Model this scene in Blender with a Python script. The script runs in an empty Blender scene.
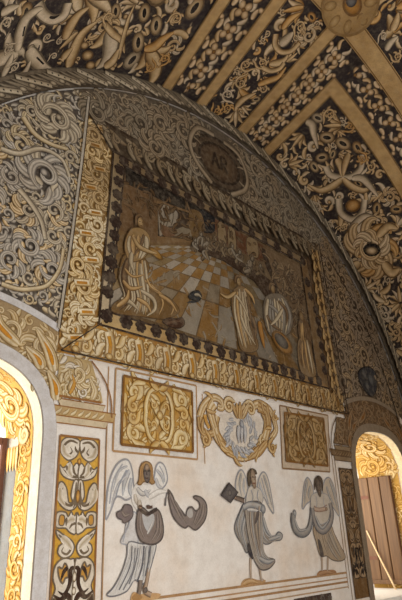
import bpy, math, random
from mathutils import Vector, Matrix
from mathutils.geometry import tessellate_polygon

# ---------------------------------------------------------------- scale and camera
S = 0.8                       # metres per layout unit
CX, CZ, R = 5.0, 0.93, 4.58   # arch of the lunette: centre and radius (units)
SK = 0.31                     # the vault runs off a little askew
FLOOR = -2.0
DEPTH = -7.0
F = 555.0
def P(x, y, z): return Vector(((x - CX) * S, y * S, (z - FLOOR) * S))

Zc = Vector((148 - 201, -988 - 300, F)).normalized()
Xc = Vector((775 - 201, 517 - 300, F)).normalized()
Xc = (Xc - Zc * Xc.dot(Zc)).normalized()
Yc = Zc.cross(Xc)
scn = bpy.context.scene
col = scn.collection
cam_d = bpy.data.cameras.new('camera')
cam = bpy.data.objects.new('camera', cam_d); col.objects.link(cam)
cam_d.sensor_fit = 'VERTICAL'; cam_d.sensor_height = 24.0; cam_d.sensor_width = 24.0
cam_d.lens = 24.0 * F / 600.0
cam_d.clip_start = 0.05
right = Vector((Xc[0], Yc[0], Zc[0])); down = Vector((Xc[1], Yc[1], Zc[1])); fwd = Vector((Xc[2], Yc[2], Zc[2]))
M = Matrix((( right[0], -down[0], -fwd[0]), (right[1], -down[1], -fwd[1]), (right[2], -down[2], -fwd[2]))).to_4x4()
M.translation = P(0, -4, 0)
cam.matrix_world = M
scn.camera = cam
scn.view_settings.view_transform = 'Standard'
scn.view_settings.look = 'None'

# a measured point of the photograph -> layout coordinates on the surface it lies on
def ray(p):
    d = Vector((p[0] - 201, p[1] - 300, F)); return d.dot(Xc), d.dot(Yc), d.dot(Zc)
def W(p):                                   # end wall: (x, z)
    a, b, c = ray(p); return (a * 4 / b, c * 4 / b)
def V(p):                                   # vault: (arc length, y)
    a, b, c = ray(p)
    ax = a - SK * b; bx = SK * 4 - CX; bz = -CZ
    A = ax * ax + c * c; B = 2 * (ax * bx + c * bz); C = bx * bx + bz * bz - R * R
    t = (-B + math.sqrt(max(0, B * B - 4 * A * C))) / 2 / A
    y = t * b - 4
    return (math.atan2(t * a - CX - SK * y, t * c - CZ) * R, y)
def Ws(*p): return [W(q) for q in p]
def Vs(*p): return [V(q) for q in p]

def wall_map(u, v, o): return P(u, -o, v)
def vault_map(a, y, o):
    th = a / R; r = R - o; y = min(y, -.012)
    return P(CX + SK * y + r * math.sin(th), y, CZ + r * math.cos(th))
HWI, OS, OH, SILL = 0.80, 0.75, 0.645, -0.80   # window openings: half width, springing, rise, sill
def outline(n=48, ne=2.6):                   # right foot -> arch -> left foot, around x = 0
    pts = [(HWI, SILL + (OS - SILL) * i / 8) for i in range(8)]
    for i in range(n + 1):
        a = math.pi * i / n; c, s = math.cos(a), math.sin(a)
        pts.append((HWI * math.copysign(abs(c) ** (2 / ne), c), OS + OH * abs(s) ** (2 / ne)))
    return pts + [(-HWI, OS - (OS - SILL) * (i + 1) / 8) for i in range(8)]
OUT = outline()
OL = [0.0]
for _a, _b in zip(OUT, OUT[1:]): OL.append(OL[-1] + math.dist(_a, _b))
OEND = OL[-1]; JL = OS - SILL
def out_at(s, o):                            # point at length s along the outline, o units inside it
    s = max(0, min(OEND, s)); i = 0
    while i < len(OL) - 2 and OL[i + 1] < s: i += 1
    t = (s - OL[i]) / (OL[i + 1] - OL[i] or 1)
    def nrm(k):
        a, b = OUT[max(0, k - 1)], OUT[min(len(OUT) - 1, k + 1)]; L = math.dist(a, b); return -(b[1] - a[1]) / L, (b[0] - a[0]) / L
    n0, n1 = nrm(i), nrm(i + 1); nx, ny = n0[0] * (1 - t) + n1[0] * t, n0[1] * (1 - t) + n1[1] * t; L = math.hypot(nx, ny)
    return (OUT[i][0] * (1 - t) + OUT[i + 1][0] * t + nx / L * o, OUT[i][1] * (1 - t) + OUT[i + 1][1] * t + ny / L * o)
def reveal_map(xc):
    def f(s, y, o):
        q = out_at(s, o); return P(xc + q[0], y, q[1])
    return f

def lin(c):
    c = c / 255.0
    return c / 12.92 if c <= 0.04045 else ((c + 0.055) / 1.055) ** 2.4
def K(r, g, b, k=1.0): return (min(.95, lin(r) * k), min(.95, lin(g) * k), min(.95, lin(b) * k), 1.0)
def mixc(a, b, t): return tuple(a[i] * (1 - t) + b[i] * t for i in range(4))
def PAL(o, s, b, l, k=1.0): return dict(o=mixc(K(*o, k), K(*s, k), .28), s=K(*s, k), b=K(*b, k), l=K(*l, k))
def shade(p, k): return {q: (p[q][0] * k, p[q][1] * k, p[q][2] * k, 1) for q in p}

# ---------------------------------------------------------------- materials
def fresco(name, rough=0.9, amt=0.35, stain=(0.62, 0.47, 0.28), stain_amt=0.35, sc=1.0, base=None, fine=0.25, wear=0.0):
    m = bpy.data.materials.new(name); m.use_nodes = True
    n = m.node_tree.nodes; l = m.node_tree.links
    b = n['Principled BSDF']; b.inputs['Roughness'].default_value = rough
    b.inputs['Specular IOR Level'].default_value = 0.15
    geo = n.new('ShaderNodeNewGeometry')
    def noise(scale, det, ro=0.6):
        t = n.new('ShaderNodeTexNoise'); t.inputs['Scale'].default_value = scale; t.inputs['Detail'].default_value = det
        t.inputs['Roughness'].default_value = ro
        l.new(geo.outputs['Position'], t.inputs['Vector']); return t
    def ramp(src, a, bb, lo, hi):
        t = n.new('ShaderNodeMapRange'); t.inputs[1].default_value = a; t.inputs[2].default_value = bb
        t.inputs[3].default_value = lo; t.inputs[4].default_value = hi; l.new(src, t.inputs[0]); return t.outputs[0]
    if base is None:
        at = n.new('ShaderNodeAttribute'); at.attribute_name = 'Col'; src = at.outputs['Color']
    else:
        rgb = n.new('ShaderNodeRGB'); rgb.outputs[0].default_value = base; src = rgb.outputs[0]
    def mul(a, fac_col, f, mode='MULTIPLY'):
        x = n.new('ShaderNodeMix'); x.data_type = 'RGBA'; x.blend_type = mode; x.clamp_factor = True
        if isinstance(f, float): x.inputs[0].default_value = f
        else: l.new(f, x.inputs[0])
        l.new(a, x.inputs[6])
        if isinstance(fac_col, tuple): x.inputs[7].default_value = (*fac_col, 1)
        else: l.new(fac_col, x.inputs[7])
        return x.outputs[2]
    big = noise(1.3 * sc, 5); med = noise(7 * sc, 6, .7); fin = noise(60 * sc, 3)
    src = mul(src, stain, ramp(big.outputs['Fac'], .45, .72, 0, stain_amt))
    src = mul(src, (0.55, 0.5, 0.45), ramp(med.outputs['Fac'], .42, .75, 0, amt))
    src = mul(src, (0.6, 0.57, 0.52), ramp(fin.outputs['Fac'], .45, .75, 0, fine))
    if wear:                                     # rubbed patches where the pigment has thinned to a dusty middle tone
        wn = noise(13 * sc, 8, .75); avg = n.new('ShaderNodeMix'); avg.data_type = 'RGBA'; avg.inputs[0].default_value = .62
        l.new(src, avg.inputs[6]); avg.inputs[7].default_value = (.36, .29, .2, 1)
        x = n.new('ShaderNodeMix'); x.data_type = 'RGBA'; l.new(ramp(wn.outputs['Fac'], .46, .7, 0, wear * 1.6), x.inputs[0]); l.new(src, x.inputs[6]); l.new(avg.outputs[2], x.inputs[7]); src = x.outputs[2]
    l.new(src, b.inputs['Base Color'])
    bp = n.new('ShaderNodeBump'); bp.inputs['Strength'].default_value = 0.12; bp.inputs['Distance'].default_value = 0.01
    l.new(med.outputs['Fac'], bp.inputs['Height']); l.new(bp.outputs['Normal'], b.inputs['Normal'])
    return m
M_FRESCO = fresco('painted_fresco', amt=.62, stain_amt=.4, fine=.5, wear=.34)
M_OLD = fresco('aged_fresco', amt=.6, stain=(.55, .43, .28), stain_amt=.5, sc=1.6, fine=.5, wear=.3)
M_FIG = fresco('figure_paint', amt=.45, stain_amt=.12, sc=1.7, fine=.4, wear=.3)
M_PLASTER = fresco('lime_plaster', base=K(228, 222, 214), amt=.38, stain=(.84, .66, .48), stain_amt=.62, sc=1.4)
M_FLOOR = fresco('stone_floor', base=K(150, 120, 95), amt=.4, sc=2)
M_WOOD_D = fresco('dark_timber', base=K(126, 90, 76), amt=.4, sc=3)
M_SILL = fresco('limewashed_sill', base=K(245, 240, 232), amt=.1, stain_amt=.05)
def wood(name, c1, c2):
    m = bpy.data.materials.new(name); m.use_nodes = True
    n = m.node_tree.nodes; l = m.node_tree.links; b = n['Principled BSDF']; b.inputs['Roughness'].default_value = .6
    g = n.new('ShaderNodeNewGeometry'); mp = n.new('ShaderNodeMapping'); mp.inputs['Scale'].default_value = (40, 40, 2.0)
    t = n.new('ShaderNodeTexNoise'); t.inputs['Scale'].default_value = 1.0; t.inputs['Detail'].default_value = 5
    r = n.new('ShaderNodeValToRGB'); r.color_ramp.elements[0].color = c1; r.color_ramp.elements[1].color = c2
    r.color_ramp.elements[0].position = .3; r.color_ramp.elements[1].position = .7
    l.new(g.outputs['Position'], mp.inputs['Vector']); l.new(mp.outputs['Vector'], t.inputs['Vector'])
    l.new(t.outputs['Fac'], r.inputs['Fac']); l.new(r.outputs['Color'], b.inputs['Base Color'])
    return m
M_PLANK = wood('shutter_wood', K(96, 68, 42), K(128, 94, 60))
M_PALE = wood('pale_stick_wood', K(235, 200, 150), K(250, 225, 180))

# ---------------------------------------------------------------- objects
def tag(o, label=None, cat=None, group=None, kind=None):
    if label: o['label'] = label
    if cat: o['category'] = cat
    if group: o['group'] = group
    if kind: o['kind'] = kind
    return o
def empty(name, loc, label, cat, group=None):
    o = bpy.data.objects.new(name, None); col.objects.link(o); o.location = loc; o.empty_display_size = .1
    return tag(o, label, cat, group)
def link_mesh(name, vs, fs, mat, parent=None, cols=None, loc=None):
    base = Vector((0, 0, 0))
    if parent is not None:
        base = parent.location.copy()
        q = parent.parent
        while q is not None: base += q.location; q = q.parent
    elif loc is not None: base = Vector(loc)
    me = bpy.data.meshes.new(name)
    me.from_pydata([tuple(v - base) for v in vs], [], fs)
    if cols:
        at = me.color_attributes.new('Col', 'FLOAT_COLOR', 'POINT')
        flat = [x for c in cols for x in c]
        at.data.foreach_set('color', flat)
    me.materials.append(mat); me.update()
    o = bpy.data.objects.new(name, me); col.objects.link(o)
    if parent is not None: o.parent = parent
    elif loc is not None: o.location = base
    return o

# ---------------------------------------------------------------- painting on a surface
def smooth(pts, n=None, closed=False):
    if len(pts) < 3 and not closed: 
        n = n or 6
        return [(pts[0][0] + (pts[-1][0] - pts[0][0]) * i / n, pts[0][1] + (pts[-1][1] - pts[0][1]) * i / n) for i in range(n + 1)]
    k = n or 5; out = []
    m = len(pts); rng = range(m if closed else m - 1)
    g = (lambda i: pts[i % m]) if closed else (lambda i: pts[max(0, min(m - 1, i))])
    for i in rng:
        p0, p1, p2, p3 = g(i - 1), g(i), g(i + 1), g(i + 2)
        for j in range(k):
            t = j / k; t2 = t * t; t3 = t2 * t
            out.append(tuple(.5 * (2 * p1[a] + (p2[a] - p0[a]) * t + (2 * p0[a] - 5 * p1[a] + 4 * p2[a] - p3[a]) * t2 + (3 * p1[a] - p0[a] - 3 * p2[a] + p3[a]) * t3) for a in (0, 1)))
    if not closed: out.append(tuple(pts[-1]))
    return out
def prof(p, flip=False):
    q = [(-1, p['o']), (-.78, p['o']), (-.7, p['s']), (-.35, p['b']), (.15, p['l']), (.45, p['l']), (.72, p['b']), (.8, p['o']), (1, p['o'])]
    return [(-t, c) for t, c in reversed(q)] if flip else q
def streak(p, flip=False):
    q = [(-1, p['o']), (-.86, p['o']), (-.8, p['s']), (-.5, p['l']), (-.28, p['b']), (-.12, p['s']), (.12, p['l']), (.4, p['l']), (.58, p['s']), (.74, p['b']), (.86, p['o']), (1, p['o'])]
    return [(-t, c) for t, c in reversed(q)] if flip else q
def wleaf(w): return lambda t: w * (0.12 + 0.88 * math.sin(math.pi * min(1, .1 + .9 * t ** .75)) ** .8)
def wtaper(a, b): return lambda t: a + (b - a) * t

class Cv:
    def __init__(self, mp, base=.002, step=.00035, cell=.05):
        self.mp, self.base, self.step, self.cell = mp, base, step, cell
        self.v, self.f, self.c, self.g = [], [], [], {}
    def off(self, pts):
        cs = {(int(p[0] // self.cell), int(p[1] // self.cell)) for p in pts}
        xs = [c[0] for c in cs]; ys = [c[1] for c in cs]
        if len(cs) > 3 and (max(xs) - min(xs) + 1) * (max(ys) - min(ys) + 1) < 3000:
            cs = {(i, j) for i in range(min(xs), max(xs) + 1) for j in range(min(ys), max(ys) + 1)}
        L = 1 + max(self.g.get(c, 0) for c in cs)
        for c in cs: self.g[c] = L
        return self.base + L * self.step
    def add(self, pts, faces, cols, o=None):
        if o is None: o = self.off(pts)
        n = len(self.v)
        for p in pts: self.v.append(self.mp(p[0], p[1], o))
        self.c += cols; self.f += [tuple(n + i for i in q) for q in faces]
    def ribbon(self, path, w, pr):
        n = len(path)
        if n < 2: return
        pts, cols, fs = [], [], []
        m = len(pr)
        for i, p in enumerate(path):
            a = path[max(0, i - 1)]; b = path[min(n - 1, i + 1)]
            dx, dy = b[0] - a[0], b[1] - a[1]; L = math.hypot(dx, dy) or 1e-9
            nx, ny = -dy / L, dx / L
            ww = w(i / (n - 1)) if callable(w) else w
            for t, c in pr:
                pts.append((p[0] + nx * t * ww, p[1] + ny * t * ww)); cols.append(c)
        for i in range(n - 1):
            for j in range(m - 1):
                fs.append((i * m + j, i * m + j + 1, (i + 1) * m + j + 1, (i + 1) * m + j))
        o = self.off(pts); k = len(self.v)
        self.f += [tuple(k + i for i in q) for q in fs]; self.c += cols
        for i, p in enumerate(pts): self.v.append(self.mp(p[0], p[1], o + self.step * .8 * (i // m) / n))
    def line(self, path, w, c): self.ribbon(path, w / 2, [(-1, c), (1, c)])
    def poly(self, pts, c, line=None, lw=.008, o=None):
        tri = tessellate_polygon([[Vector((p[0], p[1], 0)) for p in pts]])
        cols = [c(p) for p in pts] if callable(c) else [c] * len(pts)
        self.add(pts, [tuple(t) for t in tri], cols, o)
        if line: self.line(list(pts) + [pts[0], pts[1]], lw, line)
    def blob(self, c, rx, ry, rot, pal, rim=.2, n=14):     # a rounded shape with outline, shade and light
        pts, cols, fs = [], [], []
        cr, sr = math.cos(rot), math.sin(rot)
        rings = [(1, pal['o']), (1 - rim, pal['o']), (1 - rim * 1.3, pal['s']), (.45, pal['b']), (0.02, pal['l'])]
        for k, cc in rings:
            for i in range(n):
                a = 2 * math.pi * i / n; x, y = rx * k * math.cos(a), ry * k * math.sin(a)
                pts.append((c[0] + x * cr - y * sr, c[1] + x * sr + y * cr)); cols.append(cc)
        for q in range(len(rings) - 1):
            for i in range(n):
                j = (i + 1) % n; fs.append((q * n + i, q * n + j, (q + 1) * n + j, (q + 1) * n + i))
        fs.append(tuple((len(rings) - 1) * n + i for i in range(n)))
        self.add(pts, fs, cols)
    def grid(self, quad, nu, nv, c, o=0.0):                # patch over a four-cornered area; c(s, t) gives the colour
        pts, cols, fs = [], [], []
        for j in range(nv + 1):
            for i in range(nu + 1):
                s, t = i / nu, j / nv
                p = [quad[0][a] * (1 - s) * (1 - t) + quad[1][a] * s * (1 - t) + quad[2][a] * s * t + quad[3][a] * (1 - s) * t for a in (0, 1)]
                pts.append(p); cols.append(c(s, t) if callable(c) else c)
        for j in range(nv):
            for i in range(nu):
                a = j * (nu + 1) + i; fs.append((a, a + 1, a + nu + 2, a + nu + 1))
        self.add(pts, fs, cols, self.base + o)
    def build(self, name, mat, parent=None, loc=None):
        return link_mesh(name, self.v, self.f, mat, parent, self.c, loc)

# ornament vocabulary
def leaf(cv, p, ang, L, curl, w, pal, flip=False, n=9):
    path = [p]; a = ang
    for i in range(n):
        t = i / n; a2 = a + curl * t * t
        path.append((path[-1][0] + L / n * math.cos(a2), path[-1][1] + L / n * math.sin(a2)))
    cv.ribbon(path, wleaf(w), prof(pal, flip))
    return path[-1]
def spiral(c, r, a0, d, turns, r1=.16, n=26, pw=.8):
    out = []
    for i in range(n + 1):
        t = i / n; a = a0 + d * 2 * math.pi * turns * t; q = r * (1 - (1 - r1) * t ** pw)
        out.append((c[0] + q * math.cos(a), c[1] + q * math.sin(a)))
    return out
def scroll(cv, c, r, a0, d, pal, turns=1.35, w=.2, leaves=5, tail=.9, rnd=random, inner=True, ll=.62):
    rr = r * (1 - w)
    sp = spiral(c, rr, a0, d, turns)
    for i in range(leaves):
        t = (i + .5) / leaves * .62; k = int(t * (len(sp) - 1)); q = sp[k]
        a = math.atan2(q[1] - c[1], q[0] - c[0]); tg = a + d * math.pi / 2
        leaf(cv, q, tg - d * rnd.uniform(.5, .95), r * rnd.uniform(.75, 1.15) * ll, d * rnd.uniform(.6, 2.2), r * .2, pal, d < 0)
    if inner:
        for i in range(3):
            k = int((.2 + .22 * i) * (len(sp) - 1)); q = sp[k]
            a = math.atan2(q[1] - c[1], q[0] - c[0])
            leaf(cv, q, a + math.pi + d * .9, r * .5, -d * 1.2, r * .13, pal, d > 0)
    if tail:
        q = sp[0]; a = math.atan2(q[1] - c[1], q[0] - c[0]); tg = a - d * math.pi / 2
        pre = []
        for i in range(6, 0, -1):
            t = i / 6 * tail * r; bend = -d * .35 * (i / 6)
            pre.append((q[0] + t * math.cos(tg + bend * -1), q[1] + t * math.sin(tg + bend * -1)))
        sp = pre + sp
    cv.ribbon(sp, lambda t: r * w * (1.0 - .62 * t) * min(1, .35 + 4 * t), prof(pal, d > 0))
    cv.blob(sp[-1], r * .2, r * .2, 0, pal)
def acan(cv, c, r, a0, d, pal, rnd=random, pal2=None, n=8):
    pal2 = pal2 or pal; n = n if r > .13 else 6
    for i in range(n):                           # outer swirl
        a = a0 + 2 * math.pi * i / n + rnd.uniform(-.15, .15); q = (c[0] + r * .5 * math.cos(a), c[1] + r * .5 * math.sin(a))
        path = [q]; ang = a + d * rnd.uniform(.5, .9); L = r * rnd.uniform(.8, 1.15)
        for k in range(10):
            t = k / 10; aa = ang + d * 2.2 * t * t; path.append((path[-1][0] + L / 10 * math.cos(aa), path[-1][1] + L / 10 * math.sin(aa)))
        pp = pal if rnd.random() < .6 else pal2
        cv.ribbon(path, wleaf(r * rnd.uniform(.2, .27)), (streak if r > .12 else prof)(pp, d < 0))
    for i in range(max(3, n // 2)):              # inner swirl
        a = a0 + .5 + 2 * math.pi * i / (n // 2); q = (c[0] + r * .5 * math.cos(a), c[1] + r * .5 * math.sin(a))
        leaf(cv, q, a + math.pi - d * 1.1, r * .55, d * -1.5, r * .15, pal2, d > 0)
    sp = spiral(c, r * .74, a0 + 2, d, 1.3)
    cv.ribbon(sp, lambda t: r * .2 * (1 - .55 * t) * min(1, .3 + 5 * t), (streak if r > .12 else prof)(pal, d > 0))
    cv.blob(sp[-1], r * .17, r * .17, 0, pal)
def rosette(cv, c, r, pal, heart, n=4, a0=.6):
    for i in range(n):
        a = a0 + 2 * math.pi * i / n
        cv.blob((c[0] + r * .55 * math.cos(a), c[1] + r * .55 * math.sin(a)), r * .5, r * .42, a, pal, rim=.16, n=10)
    cv.blob(c, r * .24, r * .24, 0, heart, n=8)
def bead(cv, c, rx, ry, rot, pal, slit):
    cv.blob(c, rx, ry, rot, pal, rim=.14)
    cv.blob(c, rx * .34, ry * .5, rot, slit, n=10)
def inside(poly):
    def f(x, y):
        r = False; j = len(poly) - 1
        for i in range(len(poly)):
            a, b = poly[i], poly[j]
            if (a[1] > y) != (b[1] > y) and x < (b[0] - a[0]) * (y - a[1]) / (b[1] - a[1]) + a[0]: r = not r
            j = i
        return r
    return f
def edge_dist(poly, p):
    best = 9
    for i in range(len(poly)):
        a, b = poly[i - 1], poly[i]; dx, dy = b[0] - a[0], b[1] - a[1]
        t = max(0, min(1, ((p[0] - a[0]) * dx + (p[1] - a[1]) * dy) / (dx * dx + dy * dy + 1e-12)))
        best = min(best, math.hypot(p[0] - a[0] - t * dx, p[1] - a[1] - t * dy))
    return best
def pack(poly, radii, rnd, taken=(), gap=1.0, margin=.75):
    xs = [p[0] for p in poly]; ys = [p[1] for p in poly]; ins = inside(poly)
    got = list(taken); new = []
    for r, tries in radii:
        for _ in range(tries):
            x, y = rnd.uniform(min(xs), max(xs)), rnd.uniform(min(ys), max(ys))
            if not ins(x, y) or edge_dist(poly, (x, y)) < r * margin: continue
            if any((x - a) ** 2 + (y - b) ** 2 < ((r + q) * gap) ** 2 for a, b, q in got): continue
            got.append((x, y, r)); new.append((x, y, r))
    return new
def vault_motif(cv, x, y, r, pals, rnd):
    pal, pal2 = rnd.choice(pals), rnd.choice(pals); a = rnd.uniform(0, 6.28); k = rnd.random(); d = rnd.choice((-1, 1))
    if k < .3:                                   # big curling leaf with side lobes
        for s, l_, w_ in ((-1, 1.2, .3), (1, 1.2, .3), (0, 2.2, .42)): leaf(cv, (x - r * math.cos(a), y - r * math.sin(a)), a + s * .75, r * l_, d * 1.7 if s == 0 else s * 1.4, r * w_, pal if s == 0 else pal2, d > 0)
    elif k < .5:                                 # fan
        for i in (-2, 2, -1, 1, 0): leaf(cv, (x - r * .8 * math.cos(a), y - r * .8 * math.sin(a)), a + i * .42, r * (1.9 - .2 * abs(i)), i * .5, r * .3, pal if i % 2 else pal2, i > 0)
    elif k < .68:                                # horn with a curled end
        sp = spiral((x, y), r * .62, a, d, .95, .2); cv.ribbon(sp, lambda t: r * (.42 - .2 * t) * min(1, .3 + 4 * t), prof(pal, d > 0)); leaf(cv, sp[0], a - d * 1.2, r * 1.1, -d * 1.2, r * .28, pal2)
        cv.blob(sp[-1], r * .26, r * .26, 0, pal2)
    elif k < .8: bead(cv, (x, y), r * .55, r * .8, a, pal, SLIT_); leaf(cv, (x + r * .5 * math.cos(a), y + r * .5 * math.sin(a)), a + 1.2, r, 1.5, r * .25, pal2)
    else: acan(cv, (x, y), r, a, d, pal, rnd, pal2, 7)
def fill(cv, poly, radii, pals, seed, taken=(), small=.0, gap=.95, w=.2, leaves=5, margin=.75, ll=.62, tail=.9, ac=False):
    rnd = random.Random(seed)
    cs = pack(poly, radii, rnd, taken, gap, margin)
    for x, y, r in sorted(cs, key=lambda q: q[2]):
        pal = rnd.choice(pals)
        if r <= small:
            k = rnd.random(); a = rnd.uniform(0, 6.28)
            if k < .45:
                for s in (-1, 1): leaf(cv, (x - r * math.cos(a) * .9, y - r * math.sin(a) * .9), a + s * .5, r * 2.1, s * -1.2, r * .5, pal, s > 0)
            elif k < .8: scroll(cv, (x, y), r, a, rnd.choice((-1, 1)), pal, 1.1, .3, 0, .8, rnd, False)
            else: leaf(cv, (x - r * math.cos(a), y - r * math.sin(a)), a, r * 2.2, rnd.uniform(-1.5, 1.5), r * .62, pal)
        elif ac == 2: vault_motif(cv, x, y, r * 1.08, pals, rnd)
        elif ac: acan(cv, (x, y), r * 1.08, rnd.uniform(0, 6.28), rnd.choice((-1, 1)), pal, rnd, rnd.choice(pals))
        else:
            scroll(cv, (x, y), r, rnd.uniform(0, 6.28), rnd.choice((-1, 1)), pal, rnd.uniform(1.15, 1.5), w, leaves, tail, rnd, r > small * 1.5, ll)

def clip(poly, conv):                            # Sutherland-Hodgman against a convex outline
    ar = sum(conv[i - 1][0] * conv[i][1] - conv[i][0] * conv[i - 1][1] for i in range(len(conv)))
    if ar < 0: conv = conv[::-1]
    out = list(poly)
    for i in range(len(conv)):
        a, b = conv[i - 1], conv[i]; src = out; out = []
        sd = lambda p: (b[0] - a[0]) * (p[1] - a[1]) - (b[1] - a[1]) * (p[0] - a[0])
        for k in range(len(src)):
            p, q = src[k - 1], src[k]; sp, sq = sd(p), sd(q)
            if sp >= 0: 
                if sq >= 0: out.append(q)
                else: t = sp / (sp - sq); out.append((p[0] + (q[0] - p[0]) * t, p[1] + (q[1] - p[1]) * t))
            elif sq >= 0: t = sp / (sp - sq); out.append((p[0] + (q[0] - p[0]) * t, p[1] + (q[1] - p[1]) * t)); out.append(q)
        if not out: break
    return out
def lerp(a, b, t): return (a[0] + (b[0] - a[0]) * t, a[1] + (b[1] - a[1]) * t)

def drape(cv, ga, gb, n, w, pals, mp=W, rnd=random, var=.5):   # folds of cloth running between two guide lines
    A, B = smooth([mp(p) for p in ga], 5), smooth([mp(p) for p in gb], 5)
    m = min(len(A), len(B)); A = [A[int(i * (len(A) - 1) / (m - 1))] for i in range(m)]; B = [B[int(i * (len(B) - 1) / (m - 1))] for i in range(m)]
    order = list(range(n)); rnd.shuffle(order)
    for k in order:
        t = (k + rnd.uniform(.2, .8)) / n; i0 = int(rnd.uniform(0, .3) * m * var); i1 = m - int(rnd.uniform(0, .3) * m * var)
        q = [lerp(A[i], B[i], t) for i in range(i0, i1)]
        if len(q) > 2: cv.ribbon(q, wleaf(w * rnd.uniform(.7, 1.25)), prof(rnd.choice(pals), rnd.random() < .5))

SLIT_ = PAL((50, 46, 46), (50, 46, 46), (56, 50, 50), (58, 54, 54))
# ================================================================ the setting
def struct(o): o['kind'] = 'structure'; return o
# end wall with its two arched window openings
XL, XR = 1.57, 8.10
def opening(xc): return [(xc + x, z) for x, z in OUT]
Ro = R + .12
outer = [(CX - Ro, FLOOR), (CX + Ro, FLOOR)] + [(CX + Ro * math.cos(math.pi * i / 60), CZ + Ro * math.sin(math.pi * i / 60)) for i in range(61)]
loops = [[Vector((x, z, 0)) for x, z in q] for q in (outer, opening(XL), opening(XR))]
tri = tessellate_polygon(loops)
allp = [v for q in loops for v in q]
struct(link_mesh('wall_end', [P(v.x, 0, v.y) for v in allp], [tuple(t) for t in tri], M_PLASTER))
# side walls and floor
for nm, x in (('wall_left', CX - R), ('wall_right', CX + R)):
    struct(link_mesh(nm, [P(x, 0, FLOOR), P(x + SK * DEPTH, DEPTH, FLOOR), P(x + SK * DEPTH, DEPTH, CZ), P(x, 0, CZ)], [(0, 1, 2, 3)], M_PLASTER))
struct(link_mesh('floor', [P(CX - R, 0, FLOOR), P(CX + R, 0, FLOOR), P(CX + R + SK * DEPTH, DEPTH, FLOOR), P(CX - R + SK * DEPTH, DEPTH, FLOOR)], [(0, 1, 2, 3)], M_FLOOR))
# barrel vault, dark ground
DARK = K(58, 52, 54)
vs, fs, cs = [], [], []
NA, NY = 96, 24
for i in range(NA + 1):
    a = (-math.pi / 2 + math.pi * i / NA) * R
    for j in range(NY + 1):
        vs.append(vault_map(a, DEPTH * j / NY, 0)); cs.append(DARK)
for i in range(NA):
    for j in range(NY):
        q = i * (NY + 1) + j; fs.append((q, q + 1, q + NY + 2, q + NY + 1))
ceiling = struct(link_mesh('ceiling', vs, fs, M_OLD, None, cs))

# ---------------------------------------------------------------- vault painting
D2A = math.pi / 180 * R
GOLD = [PAL((90, 68, 46), (150, 120, 82), (204, 174, 126), (232, 206, 162)), PAL((88, 72, 56), (158, 134, 100), (214, 190, 150), (238, 218, 184)),
        PAL((92, 64, 36), (158, 116, 64), (206, 160, 96), (228, 190, 130))]
CREAM = [PAL((88, 78, 66), (156, 140, 116), (208, 192, 164), (234, 218, 192)), GOLD[0]]
PETAL = [PAL((110, 88, 64), (180, 150, 112), (222, 194, 152), (240, 218, 182))]
HEART = PAL((84, 58, 34), (120, 84, 44), (150, 110, 60), (160, 124, 70))
SLIT = PAL((30, 28, 30), (30, 28, 30), (40, 36, 36), (44, 40, 40))
def vrect(t0, t1, y0, y1): return [(t0 * D2A, y0), (t1 * D2A, y0), (t1 * D2A, y1), (t0 * D2A, y1)]
def vpanel(*rects):
    cv = Cv(vault_map, base=.004, step=.0005)
    for t0, t1, y0, y1 in rects: cv.grid(vrect(t0, t1, y0, y1), max(2, int(abs(t1 - t0) / 3)), max(2, int(abs(y1 - y0) / .2)), DARK)
    return cv
def finish(cv, name, mat, label, cat, group=None):
    o = cv.build(name, mat); xs = [sum(v[i] for v in cv.v) / len(cv.v) for i in range(3)]
    return tag(o, label, cat, group)
def px_r(fn, c, r): a, b = fn(c), fn((c[0] + r, c[1])); d, e = fn((c[0], c[1] + r)), fn(c); return .5 * (math.dist(a, b) + math.dist(d, e))
def vleaf(cv, pts, w, pal, flip=False, slit=None):
    q = smooth(Vs(*pts)); cv.ribbon(q, wleaf(px_r(V, pts[len(pts) // 2], w)), prof(pal, flip))
    if slit: a = V(slit[0]); b = V(slit[1]); cv.line([a, ((a[0] + b[0]) / 2, (a[1] + b[1]) / 2), b], px_r(V, slit[0], 1.6), K(40, 36, 36))
def vband(cv, pts, w, pal, flip=False):
    cv.ribbon(smooth(Vs(*pts)), wtaper(px_r(V, pts[0], w), px_r(V, pts[-1], w * .8)), prof(pal, flip))
def vscroll(cv, c, r, a0, d, pal, **k): scroll(cv, V(c), px_r(V, c, r), a0, d, pal, **k)
def vcirc(L): return [(*V((x, y)), px_r(V, (x, y), r)) for x, y, r in L]

# field left of the first band: horns, beads and big curled leaves
cv = vpanel((-84, -15.6, -.02, -3.4))
hand = [(52, 10, 16), (20, 36, 13), (42, 60, 12), (52, 40, 10), (80, 22, 12), (72, 52, 10), (144, 12, 9), (156, 25, 9), (138, 42, 10), (160, 40, 9), (88, 56, 8), (14, 62, 8), (8, 20, 8)]
fill(cv, vrect(-84, -16.9, -.05, -3.2), [(.26, 300), (.18, 1500), (.13, 4000), (.085, 9000), (.06, 14000)], CREAM + GOLD[:2], 11, vcirc([(x, y, r * .85) for x, y, r in hand]), small=.07, gap=.8, ac=2)
g0, g1, g2 = CREAM[0], GOLD[0], GOLD[2]
vband(cv, [(37, 3), (42, 13), (52, 19), (63, 15), (68, 2)], 6, g0); vleaf(cv, [(49, 16), (54, 16.5), (59, 14)], 1.4, SLIT)
vleaf(cv, [(17, 50), (19, 34), (25, 18), (36, 9), (42, 7)], 6, g0, slit=((22, 35), (24, 25)))
vleaf(cv, [(28, 48), (34, 58), (42, 66), (54, 71)], 6.5, g0, True, slit=((36, 56), (43, 63)))
vscroll(cv, (47, 36), 6, 1.0, 1, g0, leaves=0); vscroll(cv, (59, 40), 4.2, 4, -1, g0, leaves=0); vscroll(cv, (53, 55), 4.6, 3, 1, g0, leaves=0)
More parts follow.
